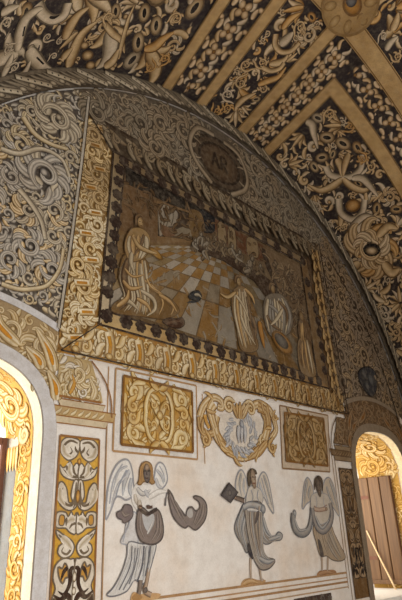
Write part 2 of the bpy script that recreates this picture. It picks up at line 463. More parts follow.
vleaf(cv, [(64, 38), (69, 26), (77, 14), (88, 6)], 6, g1); vleaf(cv, [(68, 66), (73, 50), (82, 32), (97, 20)], 6, g1, True)
vleaf(cv, [(62, 58), (66, 52), (72, 46)], 4, g1)
for q in ((84, 44, 4.5), (87, 54, 6), (90, 64, 5)): cv.blob(V(q[:2]), px_r(V, q, q[2]), px_r(V, q, q[2] * .8), .4, g1)
vscroll(cv, (6, 22), 8, 2, 1, g0, leaves=4); vscroll(cv, (8, 48), 6, 5, -1, g0, leaves=3); vleaf(cv, [(2, 75), (8, 62), (12, 52)], 4, g0)
vscroll(cv, (13, 66), 6, 4, 1, g0, leaves=2); vleaf(cv, [(16, 76), (24, 70), (30, 58)], 3.4, g0); vleaf(cv, [(0, 12), (8, 8), (18, 4)], 5, g0)
for (x, y, a, b) in ((144, 12, 6, 9.5), (156, 25, 6, 10), (138, 42, 6, 11), (115, 10, 5, 8)):
    bead(cv, V((x, y)), px_r(V, (x, y), a), px_r(V, (x, y), b), -.5, GOLD[1], SLIT)
vleaf(cv, [(144, 48), (154, 46), (163, 38), (174, 31)], 5.5, g2); vleaf(cv, [(104, 22), (112, 32), (121, 40), (124, 52)], 3.6, g1)
vleaf(cv, [(118, 58), (122, 40), (128, 18), (134, 4)], 2.6, g1, True); vleaf(cv, [(104, 66), (112, 60), (118, 48)], 5, g1)
vscroll(cv, (108, 16), 7, 2, 1, g1, leaves=4); vscroll(cv, (164, 58), 7, 1, -1, g2, leaves=4); vscroll(cv, (176, 18), 8, 3, 1, g1, leaves=4); vscroll(cv, (150, 66), 7, 5, 1, g2, leaves=3)
finish(cv, 'painted_vault_panel', M_OLD, 'black vault field with big cream horns, beads and curled leaves above the beaded arch', 'vault painting')

def flower_strip(cv, pts, dirs, r, seed):
    rnd = random.Random(seed)
    for i, (a, y) in enumerate(pts):
        d = dirs[i]; n = (-d[1], d[0]); sp = d[2]
        rosette(cv, (a, y), r, PETAL[0], HEART, a0=rnd.uniform(.5, 1.1))
        for s in (-1, 1):                       # curled sprigs on both sides between the flowers
            for e in (-1, 1):
                ang = math.atan2(d[1] * e, d[0] * e)
                b = (a + d[0] * sp * .5 + n[0] * s * r * .35 - d[0] * e * sp * .06, y + d[1] * sp * .5 + n[1] * s * r * .35 - d[1] * e * sp * .06)
                leaf(cv, b, ang + s * e * .9, r * 1.5, -s * e * 2.3, r * .3, rnd.choice(CREAM), s * e > 0)
            b = (a + n[0] * s * r * 1.45 - d[0] * sp * .1, y + n[1] * s * r * 1.45 - d[1] * sp * .1)
            leaf(cv, b, math.atan2(d[1], d[0]) - s * .25, r * 1.35, s * 1.8, r * .32, PETAL[0], s > 0)
            cv.blob((a + n[0] * s * r * 1.7 + d[0] * sp * .36, y + n[1] * s * r * 1.7 + d[1] * sp * .36), r * .36, r * .3, 0, PETAL[0], n=8)
# flowered strip between first and second band
cv = vpanel((-15.6, -7.4, -.02, -3.4))
s1a, s1b = V((227, 30)), V((212, 50)); st = abs(s1b[1] - s1a[1]); y = s1b[1]
while y < -.15: y += st
y -= st; ps = []
while y > -3.2: ps.append((-11.6 * D2A, y)); y -= st
flower_strip(cv, ps, [(0, -1, st)] * len(ps), .125, 3)
finish(cv, 'painted_vault_panel', M_OLD, 'straight narrow black vault strip of small flowers next to the field of cream horns', 'vault painting')
# scroll compartment between second and third band
cv = vpanel((-7.4, 3.4, -.02, -2.0))
hand = [(286, 42, 11), (262, 62, 9), (246, 62, 8), (272, 75, 8), (240, 84, 8), (228, 95, 9), (218, 112, 9), (300, 25, 9), (255, 82, 7)]
fill(cv, vrect(-6.1, 2.2, -.06, -1.95), [(.13, 600), (.09, 1800), (.06, 4000), (.045, 4000)], GOLD, 5, vcirc([(x, y, r * .8) for x, y, r in hand]), small=.05, gap=.8, ac=2)
vband(cv, [(276, 33), (275, 44), (281, 51), (291, 50), (299, 42)], 3.4, g1); vleaf(cv, [(280, 44), (287, 38), (293, 31)], 5.5, g0)
vscroll(cv, (262, 62), 8, 2.2, -1, g1); vscroll(cv, (246, 64), 8, .4, 1, g1); vband(cv, [(262, 66), (270, 70), (279, 68), (284, 62)], 3, g1)
vleaf(cv, [(258, 84), (268, 80), (278, 76), (286, 66)], 3.6, g2); vscroll(cv, (241, 82), 8, 4, -1, g1); vscroll(cv, (228, 94), 8, 1, 1, g0)
vscroll(cv, (217, 110), 7, 3, -1, g2); vleaf(cv, [(236, 106), (244, 98), (256, 92)], 3.5, g1); vscroll(cv, (300, 26), 8, 2, 1, g1); vleaf(cv, [(282, 28), (290, 18), (300, 12)], 4, g2)
finish(cv, 'painted_vault_panel', M_OLD, 'black vault compartment of entwined gold scrolls and a tulip between two straight tan bands', 'vault painting')
# flowered strip that turns the corner
cv = vpanel((3.4, 10.7, -.02, -1.5), (10.7, 89, -1.5, -2.13), (3.4, 10.7, -1.5, -2.13))
row = [V(p) for p in ((347, 46), (329, 59), (310, 76), (295, 92), (280, 109), (268, 124), (257, 140), (246, 156))]
st = .21; ps = []; y = -.12
while y > -1.8: ps.append((7.1 * D2A, y)); y -= .235
dr = [(0, -1, .235)] * len(ps)
q0 = V((358, 72)); q1 = V((379, 105)); k = 0
stp = abs(V((389, 122))[0] - q1[0]); a = q0[0]
while a < 87 * D2A: ps.append((a, -1.82)); dr.append((1, 0, stp)); a += stp
flower_strip(cv, ps, dr, .105, 8)
finish(cv, 'painted_vault_panel', M_OLD, 'black vault strip of small flowers that turns a corner under the medallion', 'vault painting')
# large corner compartment
cv = vpanel((10.7, 89, -.02, -1.5))
hand = [(327, 138, 8), (343, 143, 9), (322, 156, 8), (343, 168, 14), (372, 248, 18), (353, 206, 12), (310, 130, 9), (330, 112, 9), (362, 160, 8), (318, 178, 8), (345, 185, 9), (370, 180, 9), (330, 215, 8), (362, 225, 8), (338, 235, 8), (350, 130, 7)]
D_poly = vrect(11.9, 88, -.05, -1.38)
fill(cv, D_poly, [(.13, 1200), (.1, 4000), (.07, 9000), (.05, 14000)], GOLD[:2] + CREAM, 21, vcirc([(x, y, r * .85) for x, y, r in hand]), small=.05, gap=.8, ac=2)
for x, y, a, b, rot in ((327, 137, 6, 8.5, .9), (343, 143, 6, 9, 1.2), (322, 157, 5, 7, .6)): bead(cv, V((x, y)), px_r(V, (x, y), a), px_r(V, (x, y), b), rot, GOLD[1], SLIT)
vband(cv, [(326, 166), (330, 174), (340, 177), (352, 176), (361, 168), (362, 154)], 4, g0)
vleaf(cv, [(306, 121), (312, 124), (314, 134), (318, 148)], 4.5, g0); vleaf(cv, [(337, 158), (341, 166), (342, 176)], 4.5, g1); vleaf(cv, [(349, 153), (345, 164), (343, 176)], 4, g1, True)
vleaf(cv, [(343, 178), (332, 186), (320, 190), (308, 184)], 4, g1); vleaf(cv, [(343, 178), (352, 186), (364, 190), (374, 184)], 4, g1, True); vleaf(cv, [(352, 178), (362, 178), (372, 188), (378, 196)], 4, g0)
vscroll(cv, (330, 114), 8, 2, 1, g1); vscroll(cv, (362, 158), 7, 4, 1, g2); vscroll(cv, (316, 206), 7, 1, -1, g0); vscroll(cv, (350, 126), 6.5, 1, -1, g2)
# cupped flower and the big rosette
vband(cv, [(339, 198), (341, 212), (352, 219), (362, 213), (365, 199)], 4.2, g0); cv.blob(V((353, 205)), px_r(V, (353, 205), 6.5), px_r(V, (353, 205), 8), .3, GOLD[2])
vleaf(cv, [(350, 232), (356, 224), (366, 216), (380, 220)], 5, g0); vleaf(cv, [(352, 236), (362, 228), (368, 218)], 6, g0, True)
acan(cv, V((372, 249)), px_r(V, (372, 249), 25), .3, 1, GOLD[0], random.Random(3), GOLD[2], 9); acan(cv, V((372, 249)), px_r(V, (372, 249), 17), .9, -1, GOLD[0], random.Random(4), GOLD[1], 9)
cv.blob(V((372, 249)), px_r(V, (372, 249), 6.5), px_r(V, (372, 249), 9), .5, SLIT); cv.blob(V((372, 250)), px_r(V, (372, 250), 4), px_r(V, (372, 250), 6.4), .5, GOLD[1])
vleaf(cv, [(360, 262), (350, 268), (342, 262)], 5, g1); vleaf(cv, [(384, 262), (392, 272), (400, 268)], 6, g1); vleaf(cv, [(378, 236), (388, 226), (398, 228)], 5, g1)
vscroll(cv, (330, 225), 6, 1, 1, g0, leaves=3); vscroll(cv, (338, 238), 6, 3, -1, g0, leaves=3)
finish(cv, 'painted_vault_panel', M_OLD, 'large black corner compartment with cream beads and one big round flower beside the arch', 'vault painting')
# fields past the cross band
cv = vpanel((3.4, 89, -2.13, -3.6))
fill(cv, vrect(6, 88, -2.3, -3.6), [(.2, 600), (.14, 2500), (.09, 6000), (.06, 9000)], GOLD, 31, vcirc([(388, 22, 9), (386, 45, 8), (397, 55, 8)]), small=.06, gap=.8, ac=2)
for e in ((381, 38), (388, 14), (398, 12)): vleaf(cv, [(392, 30), ((392 + e[0]) / 2 + 1, (30 + e[1]) / 2), e], 5, g1)
vscroll(cv, (383, 36), 6, 2, 1, g0, leaves=2); vleaf(cv, [(386, 50), (391, 42), (398, 36)], 4, g0); vscroll(cv, (397, 56), 7, 2, -1, g1)
finish(cv, 'painted_vault_panel', M_OLD, 'black vault field with fanned gold leaves beyond the cross band past the medallion', 'vault painting')
cv = vpanel((-7.4, 3.4, -2.0, -3.6))
fill(cv, vrect(-6.1, 1.4, -2.2, -3.6), [(.16, 600), (.1, 1800), (.06, 4000)], GOLD, 32, small=.06, gap=.8, ac=2)
finish(cv, 'painted_vault_panel', M_OLD, 'small black field with gold petals at the top of the picture, left of the medallion', 'vault painting')

# tan bands
TAN0, TAN1, TLINE = K(216, 184, 132), K(198, 166, 114), K(128, 98, 60)
def band(t0, t1, y0, y1, label):
    cv = Cv(vault_map, base=.024, step=.0006)
    q = vrect(t0, t1, y0, y1)
    long_y = abs(y1 - y0) > abs(t1 - t0) * D2A
    nu, nv = (3, 40) if long_y else (60, 3)
    rnd = random.Random(int(t0 * 7 + 99))
    cv.grid(q, nu, nv, lambda s, t: mixc(TAN0, TAN1, rnd.random()))
    for e in (0.06, .94):
        if long_y: a = (t0 + (t1 - t0) * e) * D2A; cv.line([(a, y0 + (y1 - y0) * i / 30) for i in range(31)], .014, TLINE)
        else: yy = y0 + (y1 - y0) * e; cv.line([((t0 + (t1 - t0) * i / 50) * D2A, yy) for i in range(51)], .014, TLINE)
    o = cv.build('painted_band', M_OLD); tag(o, label, 'painted band'); return o
band(-16.7, -14.5, -.02, -3.6, 'tan painted band on the vault, first one next to the big cream horns')
band(-8.6, -6.3, -.02, -3.6, 'tan painted band on the vault between the flower strip and the tulip compartment')
band(2.2, 4.6, -.02, -2.0, 'tan painted band on the vault running from the lunette arch up to the medallion')
cv = Cv(vault_map, base=.024, step=.0006); rnd = random.Random(4)
fcol = lambda s, t: mixc(TAN0, TAN1, rnd.random())
cv.grid(vrect(9.6, 11.8, -.02, -1.61), 3, 36, fcol); cv.grid(vrect(11.8, 89, -1.39, -1.61), 76, 3, fcol)
for th, y1 in ((9.75, -1.6), (11.65, -1.4)): cv.line([(th * D2A, -.02 + (y1 + .02) * i / 30) for i in range(31)], .014, TLINE)
for y0, t0 in ((-1.6, 9.7), (-1.40, 11.7)): cv.line([((t0 + (89 - t0) * i / 50) * D2A, y0) for i in range(51)], .014, TLINE)
tag(cv.build('painted_band', M_OLD), 'tan painted band bent into a right angle around the big corner compartment', 'painted band')
cv = Cv(vault_map, base=.024, step=.0006)
cv.grid(vrect(-6.3, 89, -2.0, -2.26), 96, 3, fcol)
for yy in (-2.015, -2.245): cv.line([((-6.3 + 95.3 * i / 60) * D2A, yy) for i in range(61)], .014, TLINE)
tag(cv.build('painted_band', M_OLD), 'tan painted cross band running from the medallion down past the corner flower strip', 'painted band')
# medallion
med = empty('painted_medallion', vault_map(*V((350, 4)), 0), 'tan painted medallion with a grey and orange eye where the vault bands meet', 'medallion')
cv = Cv(vault_map, base=.030, step=.0006)
mc = V((350, 2)); cv.blob(mc, .4, .36, 0, PAL((150, 120, 78), (176, 146, 98), (190, 158, 108), (196, 166, 118)), rim=.08, n=28)
for i in range(8):
    a = i * math.pi / 4; cv.blob((mc[0] + .27 * math.cos(a), mc[1] + .25 * math.sin(a)), .09, .06, a, PAL((146, 116, 76), (170, 140, 92), (188, 158, 110), (200, 172, 124)), n=10)
cv.build('plate', M_OLD, med)
cv = Cv(vault_map, base=.036, step=.0006)
ec = V((352, 3)); cv.blob(ec, .15, .11, 0, PAL((110, 84, 52), (160, 116, 60), (184, 136, 70), (192, 148, 84)), n=20)
cv.blob((ec[0] - .05, ec[1] - .02), .08, .065, 0, PAL((70, 64, 60), (96, 94, 96), (120, 120, 122), (140, 140, 140)), n=16)
cv.build('eye', M_OLD, med)
# ================================================================ lunette
def off_arc(a, r): return (CX + r * math.sin(a), CZ + r * math.cos(a))
# moulded arch border painted along the edge of the lunette
cv = Cv(wall_map, base=.030, step=.0005)
b0 = K(116, 104, 88); b1 = K(96, 84, 70); bo = K(50, 43, 38); bl = K(122, 110, 93)
arc = [off_arc(-1.45 + 2.9 * i / 150, R - .11) for i in range(151)]
cv.ribbon(arc, .125, [(-1, bo), (-.9, b1), (-.3, b0), (.5, b1), (.86, b0), (1, bo)])
cv.ribbon([off_arc(-1.45 + 2.9 * i / 150, R - .03) for i in range(151)], .028, [(-1, b1), (-.4, bl), (.5, b0), (1, bo)])
n = 30
for i in range(n):
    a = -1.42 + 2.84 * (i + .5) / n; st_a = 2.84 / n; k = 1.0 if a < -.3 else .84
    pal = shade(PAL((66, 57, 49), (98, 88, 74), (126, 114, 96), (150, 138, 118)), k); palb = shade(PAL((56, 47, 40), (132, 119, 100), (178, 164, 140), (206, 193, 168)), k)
    for j in range(4):
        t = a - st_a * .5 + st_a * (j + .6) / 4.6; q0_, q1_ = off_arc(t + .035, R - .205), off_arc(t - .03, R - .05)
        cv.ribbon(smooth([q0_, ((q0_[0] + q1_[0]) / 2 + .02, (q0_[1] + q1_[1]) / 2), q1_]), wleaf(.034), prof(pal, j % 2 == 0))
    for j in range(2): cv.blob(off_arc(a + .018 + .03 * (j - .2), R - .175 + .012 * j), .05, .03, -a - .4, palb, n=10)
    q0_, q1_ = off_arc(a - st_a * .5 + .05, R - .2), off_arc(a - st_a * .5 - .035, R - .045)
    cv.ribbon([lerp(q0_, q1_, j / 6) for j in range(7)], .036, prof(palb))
    if a < .1:
        for j in range(5): cv.blob(lerp(q0_, q1_, (j + .6) / 5.4), .011, .011, 0, SLIT_, n=6)
tag(cv.build('arch_moulding', M_OLD), 'grey brown twisted and beaded moulding along the curved edge of the lunette', 'moulding')

OCHRE = PAL((92, 72, 46), (156, 126, 82), (204, 176, 128), (230, 210, 174))
STONE = [PAL((84, 75, 68), (128, 116, 100), (176, 163, 140), (210, 198, 174)), PAL((82, 70, 58), (138, 118, 88), (188, 168, 130), (218, 202, 168)), PAL((86, 80, 78), (130, 124, 116), (172, 164, 152), (204, 196, 182))]
BROWN = [PAL((66, 55, 45), (104, 90, 72), (140, 124, 102), (166, 150, 126)), PAL((62, 53, 46), (98, 88, 74), (132, 120, 102), (156, 144, 124))]
RIGHTB = [PAL((54, 44, 34), (100, 80, 58), (144, 120, 90), (168, 146, 114)), PAL((52, 45, 38), (94, 80, 64), (132, 114, 94), (154, 136, 114))]
def wr(c, r): return px_r(W, c, r)
def wcirc(L): return [(*W((x, y)), wr((x, y), r)) for x, y, r in L]
def wleafp(cv, pts, w, pal, flip=False): cv.ribbon(smooth(Ws(*pts)), wleaf(wr(pts[len(pts) // 2], w)), prof(pal, flip))
def wscroll(cv, c, r, a0, d, pal, **k): scroll(cv, W(c), wr(c, r), a0, d, pal, **k)
def wstem(cv, pts, w0, w1, pal, flip=False): cv.ribbon(smooth(Ws(*pts)), wtaper(wr(pts[0], w0), wr(pts[-1], w1)), prof(pal, flip))
def wline(cv, pts, w, c): cv.line(smooth(Ws(*pts), 4), w, c)
def arc_poly(r, a0, a1, n=24): return [off_arc(a0 + (a1 - a0) * i / n, r) for i in range(n + 1)]

# left spandrel of the lunette: big grey acanthus scrolls
cv = Cv(wall_map, base=.004, step=.0003)
TLc, TRc, BRc, BLc = W((86, 112)), W((315, 245)), W((344, 415)), W((56, 352))
aL = -1.34; a_top = math.atan2(TLc[0] + .02 - CX, 4.62 - CZ)
left_poly = arc_poly(R - .24, aL, -.6) + [W((95, 100)), W((90, 165)), W((80, 240)), W((64, 345))] + [(XL + x, -.4 + math.sqrt(2.34 ** 2 - x * x)) for x in (.8, .4, 0, -.4, -.9)]
cv.poly(left_poly, K(84, 76, 70), o=.0035)
hand = [(57, 120, 17, 1.2, -1), (31, 113, 10, 3.5, 1), (20, 146, 13, .5, -1), (45, 176, 20, 2.4, -1), (11, 177, 12, .2, 1), (70, 158, 9, 4, 1), (70, 128, 9, 1.0, -1),
        (6, 125, 10, 2, 1), (53, 211, 12, 3, 1), (27, 210, 13, .6, -1), (7, 214, 9, 2, 1), (52, 236, 11, 5, -1), (29, 246, 14, 1, 1), (9, 260, 13, 3, -1), (50, 270, 14, 1.2, 1),
        (28, 278, 10, 4, -1), (66, 205, 7, 2, 1), (64, 255, 7, 5, 1), (42, 296, 8, 2, 1), (14, 288, 8, 1, 1), (70, 182, 7, 3, -1), (-14, 150, 14, 1, 1), (-14, 190, 14, 3, -1), (-14, 235, 14, 2, 1)]
fill(cv, left_poly, [(.1, 600), (.07, 1600), (.05, 2500)], STONE, 41, wcirc([(x, y, r * .8) for x, y, r, a, d in hand]), small=.06, gap=.8, ac=True, margin=.7)
rnd = random.Random(5)
for x, y, r, a, d in sorted(hand, key=lambda q: q[2]):
    acan(cv, W((x, y)), wr((x, y), r * 1.12), a, d, STONE[int(x + y) % 3], rnd, OCHRE if y > 190 or rnd.random() < .25 else STONE[int(x) % 3], 9)
wstem(cv, [(0, 150), (18, 155), (40, 150), (60, 160), (68, 178)], 3.2, 2, STONE[0]); wstem(cv, [(22, 118), (34, 135), (50, 145), (66, 150)], 3.6, 2, STONE[1]); wstem(cv, [(18, 190), (30, 205), (40, 222), (44, 240)], 3.6, 2.4, STONE[0], True)
wstem(cv, [(0, 285), (16, 290), (30, 290), (46, 286), (58, 270), (62, 250)], 3, 2, STONE[1])
cv.line(Ws((87.5, 98), (80, 165), (70, 240), (57, 329)), .03, K(186, 178, 164)); cv.line(Ws((89, 98), (81.5, 165), (71.5, 240), (58.5, 329)), .012, K(70, 58, 46))
tag(cv.build('scroll_fresco', M_FRESCO), 'large grey and cream acanthus scrolls in the lunette corner above the bright window', 'wall painting')

# top of the lunette: small brown scrolls around an oval shield
cv = Cv(wall_map, base=.004, step=.0003)
top_poly = arc_poly(R - .23, -.63, .62, 40) + [(TRc[0] + .1, TRc[1] - .12), (TLc[0] - .02, TLc[1] - .12)]
cv.poly(top_poly, K(98, 87, 74), o=.0037)
hand = [(222, 160, 26)]
fill(cv, top_poly, [(.2, 200), (.14, 800), (.1, 1600), (.07, 3000), (.05, 3500)], BROWN, 51, wcirc(hand), small=.07, gap=.8, ac=True, margin=.9)
tag(cv.build('scroll_fresco', M_OLD), 'dim brown scrollwork filling the crown of the lunette above the picture frame', 'wall painting')
# oval shield there
sh = empty('painted_shield', P(*[W((218, 168))[0], 0, W((218, 168))[1]]), 'brown oval shield with dark letters in the crown of the lunette above the frame', 'painted shield')
c0 = W((219, 164)); cv = Cv(wall_map, base=.014, step=.0004)
cv.blob(c0, .56, .42, .12, PAL((46, 37, 30), (80, 66, 52), (104, 90, 72), (112, 98, 78)), rim=.1, n=30)
cv.blob(c0, .43, .31, .12, PAL((40, 32, 26), (74, 58, 44), (98, 80, 60), (106, 88, 66)), rim=.1, n=30)
cv.build('oval_field', M_OLD, sh)
cv = Cv(wall_map, base=.022, step=.0004)
for s in (-1, 1):
    scroll(cv, (c0[0] + s * .5, c0[1] - .26), .14, 1.57, -s, BROWN[0], leaves=3); scroll(cv, (c0[0] + s * .48, c0[1] + .26), .13, 4.7, s, BROWN[0], leaves=3)
    cv.ribbon(smooth([(c0[0] + s * .1, c0[1] + .42), (c0[0] + s * .42, c0[1] + .36), (c0[0] + s * .58, c0[1] + .06), (c0[0] + s * .5, c0[1] - .2), (c0[0] + s * .2, c0[1] - .42)]), .045, prof(BROWN[0], s > 0))
cv.build('scroll_frame', M_OLD, sh)
cv = Cv(wall_map, base=.026, step=.0004); ink = K(62, 49, 39)
def strokes(L, ox, oz, k, w):
    for q in L: cv.line([(ox + x * k, oz + z * k) for x, z in q], w, ink)
strokes([[(0, 0), (.3, 1)], [(.3, 1), (.6, 0)], [(.12, .38), (.48, .38)], [(.8, 0), (.8, 1)], [(.8, 1), (1.15, .95), (1.25, .75), (1.15, .55), (.8, .5)], [(.95, .5), (1.3, 0)]], c0[0] - .17, c0[1] - .11, .24, .038)
cv.build('lettering', M_OLD, sh)

# right spandrel of the lunette
cv = Cv(wall_map, base=.004, step=.0003)
right_poly = arc_poly(R - .23, .60, 1.5, 30) + [(XR + x, -.4 + math.sqrt(2.34 ** 2 - x * x)) for x in (1.2, .8, .4, 0, -.4, -.8)] + [(BRc[0] - .25, BRc[1] + .02), (TRc[0] - .2, TRc[1] - .1), (TRc[0] - .1, TRc[1] + .1)]
cv.poly(right_poly, K(84, 68, 52), o=.0036)
fill(cv, right_poly, [(.22, 300), (.16, 900), (.11, 1800), (.08, 3000), (.055, 3500)], RIGHTB, 61, wcirc([(368, 382, 9)]), small=.07, gap=.8, ac=True, margin=.85)
cv.line([off_arc(.62 + .8 * i / 40, R - .62) for i in range(41)], .03, K(60, 48, 38)); cv.line([off_arc(.62 + .8 * i / 40, R - .42) for i in range(41)], .02, K(120, 102, 80))
tag(cv.build('scroll_fresco', M_OLD), 'dark brown scrollwork filling the lunette corner above the shuttered window', 'wall painting')
sh2 = empty('painted_shield', P(W((367, 382))[0], 0, W((367, 382))[1]), 'small dark blue grey shield above the arch of the shuttered window', 'painted shield')
cv = Cv(wall_map, base=.016, step=.0004)
cv.poly(smooth(Ws((358, 371), (366, 367), (374, 372), (376, 384), (374, 394), (369, 396), (362, 388), (358, 380)), 4, True), lambda p: mixc(K(62, 62, 66), K(44, 46, 52), random.Random(int(p[0] * 90)).random()), K(36, 32, 30), .02)
cv.build('field', M_OLD, sh2)
cv = Cv(wall_map, base=.019, step=.0004)
for q in ((363, 374, 3), (370, 380, 3.5), (366, 386, 2.6)): cv.blob(W(q), wr(q, q[2]), wr(q, q[2] * 1.2), .3, PAL((48, 48, 50), (74, 74, 76), (92, 92, 92), (104, 102, 98)), n=10)
cv.build('charge', M_OLD, sh2)

# ================================================================ the framed banquet scene
fr = empty('banquet_fresco', P(4.9, 0, 1.52), 'large framed fresco of a banquet on a chequered floor in the middle of the lunette', 'wall painting')
iTL, iTR, iBR, iBL = W((112, 153)), W((305, 260)), W((327.5, 389)), W((97, 325))         # rosette strip, outside
sTL, sTR, sBR, sBL = W((123, 167)), W((299, 263)), W((315.5, 377)), W((107, 313))        # scene
cv = Cv(wall_map, base=.012, step=.0003)
GB = PAL((126, 96, 54), (184, 154, 102), (222, 202, 158), (238, 226, 196)); GB2 = PAL((120, 90, 46), (178, 142, 82), (210, 182, 126), (230, 210, 168))
GD = PAL((84, 64, 40), (140, 110, 66), (180, 150, 100), (204, 178, 134)); GR = PAL((84, 62, 36), (132, 102, 62), (166, 134, 86), (186, 156, 108))
GT = [PAL((58, 48, 40), (92, 79, 62), (130, 115, 92), (156, 142, 118)), PAL((52, 42, 34), (84, 69, 52), (114, 96, 72), (138, 120, 94))]
# grounds
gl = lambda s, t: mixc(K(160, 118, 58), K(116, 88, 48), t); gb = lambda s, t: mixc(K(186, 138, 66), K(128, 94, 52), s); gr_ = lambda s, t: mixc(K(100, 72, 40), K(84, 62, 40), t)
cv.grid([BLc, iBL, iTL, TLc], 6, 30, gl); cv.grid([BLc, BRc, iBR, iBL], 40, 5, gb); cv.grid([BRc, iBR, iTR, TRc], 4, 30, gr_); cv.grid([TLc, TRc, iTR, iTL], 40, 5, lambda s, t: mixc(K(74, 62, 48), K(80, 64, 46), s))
# bottom: upright slots wrapped by C scrolls
for k_ in range(3):
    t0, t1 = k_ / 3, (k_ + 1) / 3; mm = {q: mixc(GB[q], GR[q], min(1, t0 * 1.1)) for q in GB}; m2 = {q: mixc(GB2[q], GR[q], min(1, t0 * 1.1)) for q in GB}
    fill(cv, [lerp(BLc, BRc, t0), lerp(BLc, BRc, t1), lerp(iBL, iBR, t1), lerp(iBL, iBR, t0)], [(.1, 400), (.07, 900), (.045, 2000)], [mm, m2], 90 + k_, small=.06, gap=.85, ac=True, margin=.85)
nb = 13
for i in range(nb):
    t = (i + .55) / nb; a = lerp(BLc, BRc, t); b = lerp(iBL, iBR, t); k = max(0, t)
    H = b[1] - a[1]; m = (a[0], (a[1] + b[1]) / 2)
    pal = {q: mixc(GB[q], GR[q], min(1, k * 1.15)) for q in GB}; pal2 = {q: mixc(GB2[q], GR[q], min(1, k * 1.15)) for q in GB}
    u = (BRc[0] - BLc[0]) / nb
    slot = mixc(K(206, 148, 48), K(124, 88, 42), k)
    scroll(cv, (m[0] - u * .27, m[1] + H * .2), H * .24, 3.6, -1, pal, 1.2, .36, 3, 1.1)
    scroll(cv, (m[0] + u * .24, m[1] - H * .2), H * .24, .5, -1, pal2, 1.2, .36, 3, 1.1)
    leaf(cv, (m[0] - u * .42, m[1] - H * .36), 1.3, H * .5, -1.6, H * .13, pal); leaf(cv, (m[0] + u * .4, m[1] + H * .36), -1.8, H * .5, -1.5, H * .13, pal2)
    cv.ribbon(smooth([(m[0] - u * .05, m[1] - H * .36), (m[0] - .01, m[1]), (m[0] - u * .1, m[1] + H * .36)]), u * .17, prof(pal))
    cv.ribbon(smooth([(m[0] - u * .045, m[1] - H * .24), (m[0] - .01, m[1]), (m[0] - u * .085, m[1] + H * .24)]), u * .065, [(-1, pal['o']), (-.6, slot), (.6, slot), (1, pal['o'])])
    cv.blob((m[0] - u * .06, m[1] - H * .33), u * .12, u * .1, 0, pal2)
# left side: dense curled gold leaves with slots
LB = [BLc, iBL, iTL, TLc]
pl0 = [GB, GB2, {q: mixc(GB[q], GD[q], .5) for q in GB}]
lo = [lerp(BLc, TLc, .0), lerp(iBL, iTL, .0), lerp(iBL, iTL, .6), lerp(BLc, TLc, .6)]; hi = [lerp(BLc, TLc, .58), lerp(iBL, iTL, .58), iTL, TLc]
for po, pl_, sd in ((hi, [GD, shade(GD, .85), GB2], 3), (lo, pl0, 4)):
    fill(cv, po, [(.13, 500), (.1, 900), (.07, 1500), (.05, 1500)], pl_, sd, small=.06, gap=.82, ac=True, margin=.8)
for i in range(10):
    t = (i + .6) / 10; a = lerp(BLc, TLc, t); b = lerp(iBL, iTL, t); Wd = b[0] - a[0]; x = a[0] + Wd * (.62 if i % 2 else .4); z = a[1]; slot = mixc(K(206, 142, 44), K(130, 88, 36), t)
    cv.ribbon(smooth([(x - Wd * .2, z - .02), (x + Wd * .2, z + .02)]), .04, prof(GB if t < .6 else GD)); cv.ribbon(smooth([(x - Wd * .14, z - .014), (x + Wd * .15, z + .014)]), .014, [(-1, slot), (1, slot)])
# top: grey curled leaves on dark ; right: narrow brown leaves
nt = 26
for i in range(nt):
    t = (i + .5) / nt; a = lerp(TLc, TRc, t); b = lerp(iTL, iTR, t); m = lerp(a, b, .52); H = a[1] - b[1]; u = (TRc[0] - TLc[0]) / nt
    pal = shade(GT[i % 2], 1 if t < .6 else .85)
    jr = random.Random(i); jx = jr.uniform(-.25, .25) * u
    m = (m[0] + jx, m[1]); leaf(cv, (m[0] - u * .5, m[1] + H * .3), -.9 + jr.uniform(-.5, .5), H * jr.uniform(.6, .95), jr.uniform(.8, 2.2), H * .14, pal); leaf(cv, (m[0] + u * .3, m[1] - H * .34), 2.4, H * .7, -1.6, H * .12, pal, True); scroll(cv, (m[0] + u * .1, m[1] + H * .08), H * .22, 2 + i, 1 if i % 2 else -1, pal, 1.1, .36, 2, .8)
nr = 13
for i in range(nr):
    t = (i + .5) / nr; a = lerp(BRc, TRc, t); b = lerp(iBR, iTR, t); m = lerp(a, b, .5); Wd = abs(a[0] - b[0]) ; h = (TRc[1] - BRc[1]) / nr
    leaf(cv, (m[0] - Wd * .2, m[1] - h * .45), 1.2, h, 1.2, Wd * .16, GR); leaf(cv, (m[0] + Wd * .25, m[1] - h * .2), 1.9, h * .9, -1.3, Wd * .15, GR, True); cv.blob(m, Wd * .14, h * .16, 0, GR)
edge = K(58, 44, 32)
for q, w in (([TLc, TRc], .035), ([TRc, BRc], .035), ([BRc, BLc], .018), ([TLc, iTL], .016), ([TRc, iTR], .016), ([BLc, iBL], .012), ([BRc, iBR], .014)): cv.line(smooth(q, 16), w, edge)
cv.build('scroll_border', M_FRESCO, fr)['label'] = 'border of gold scrolls with ochre slots'
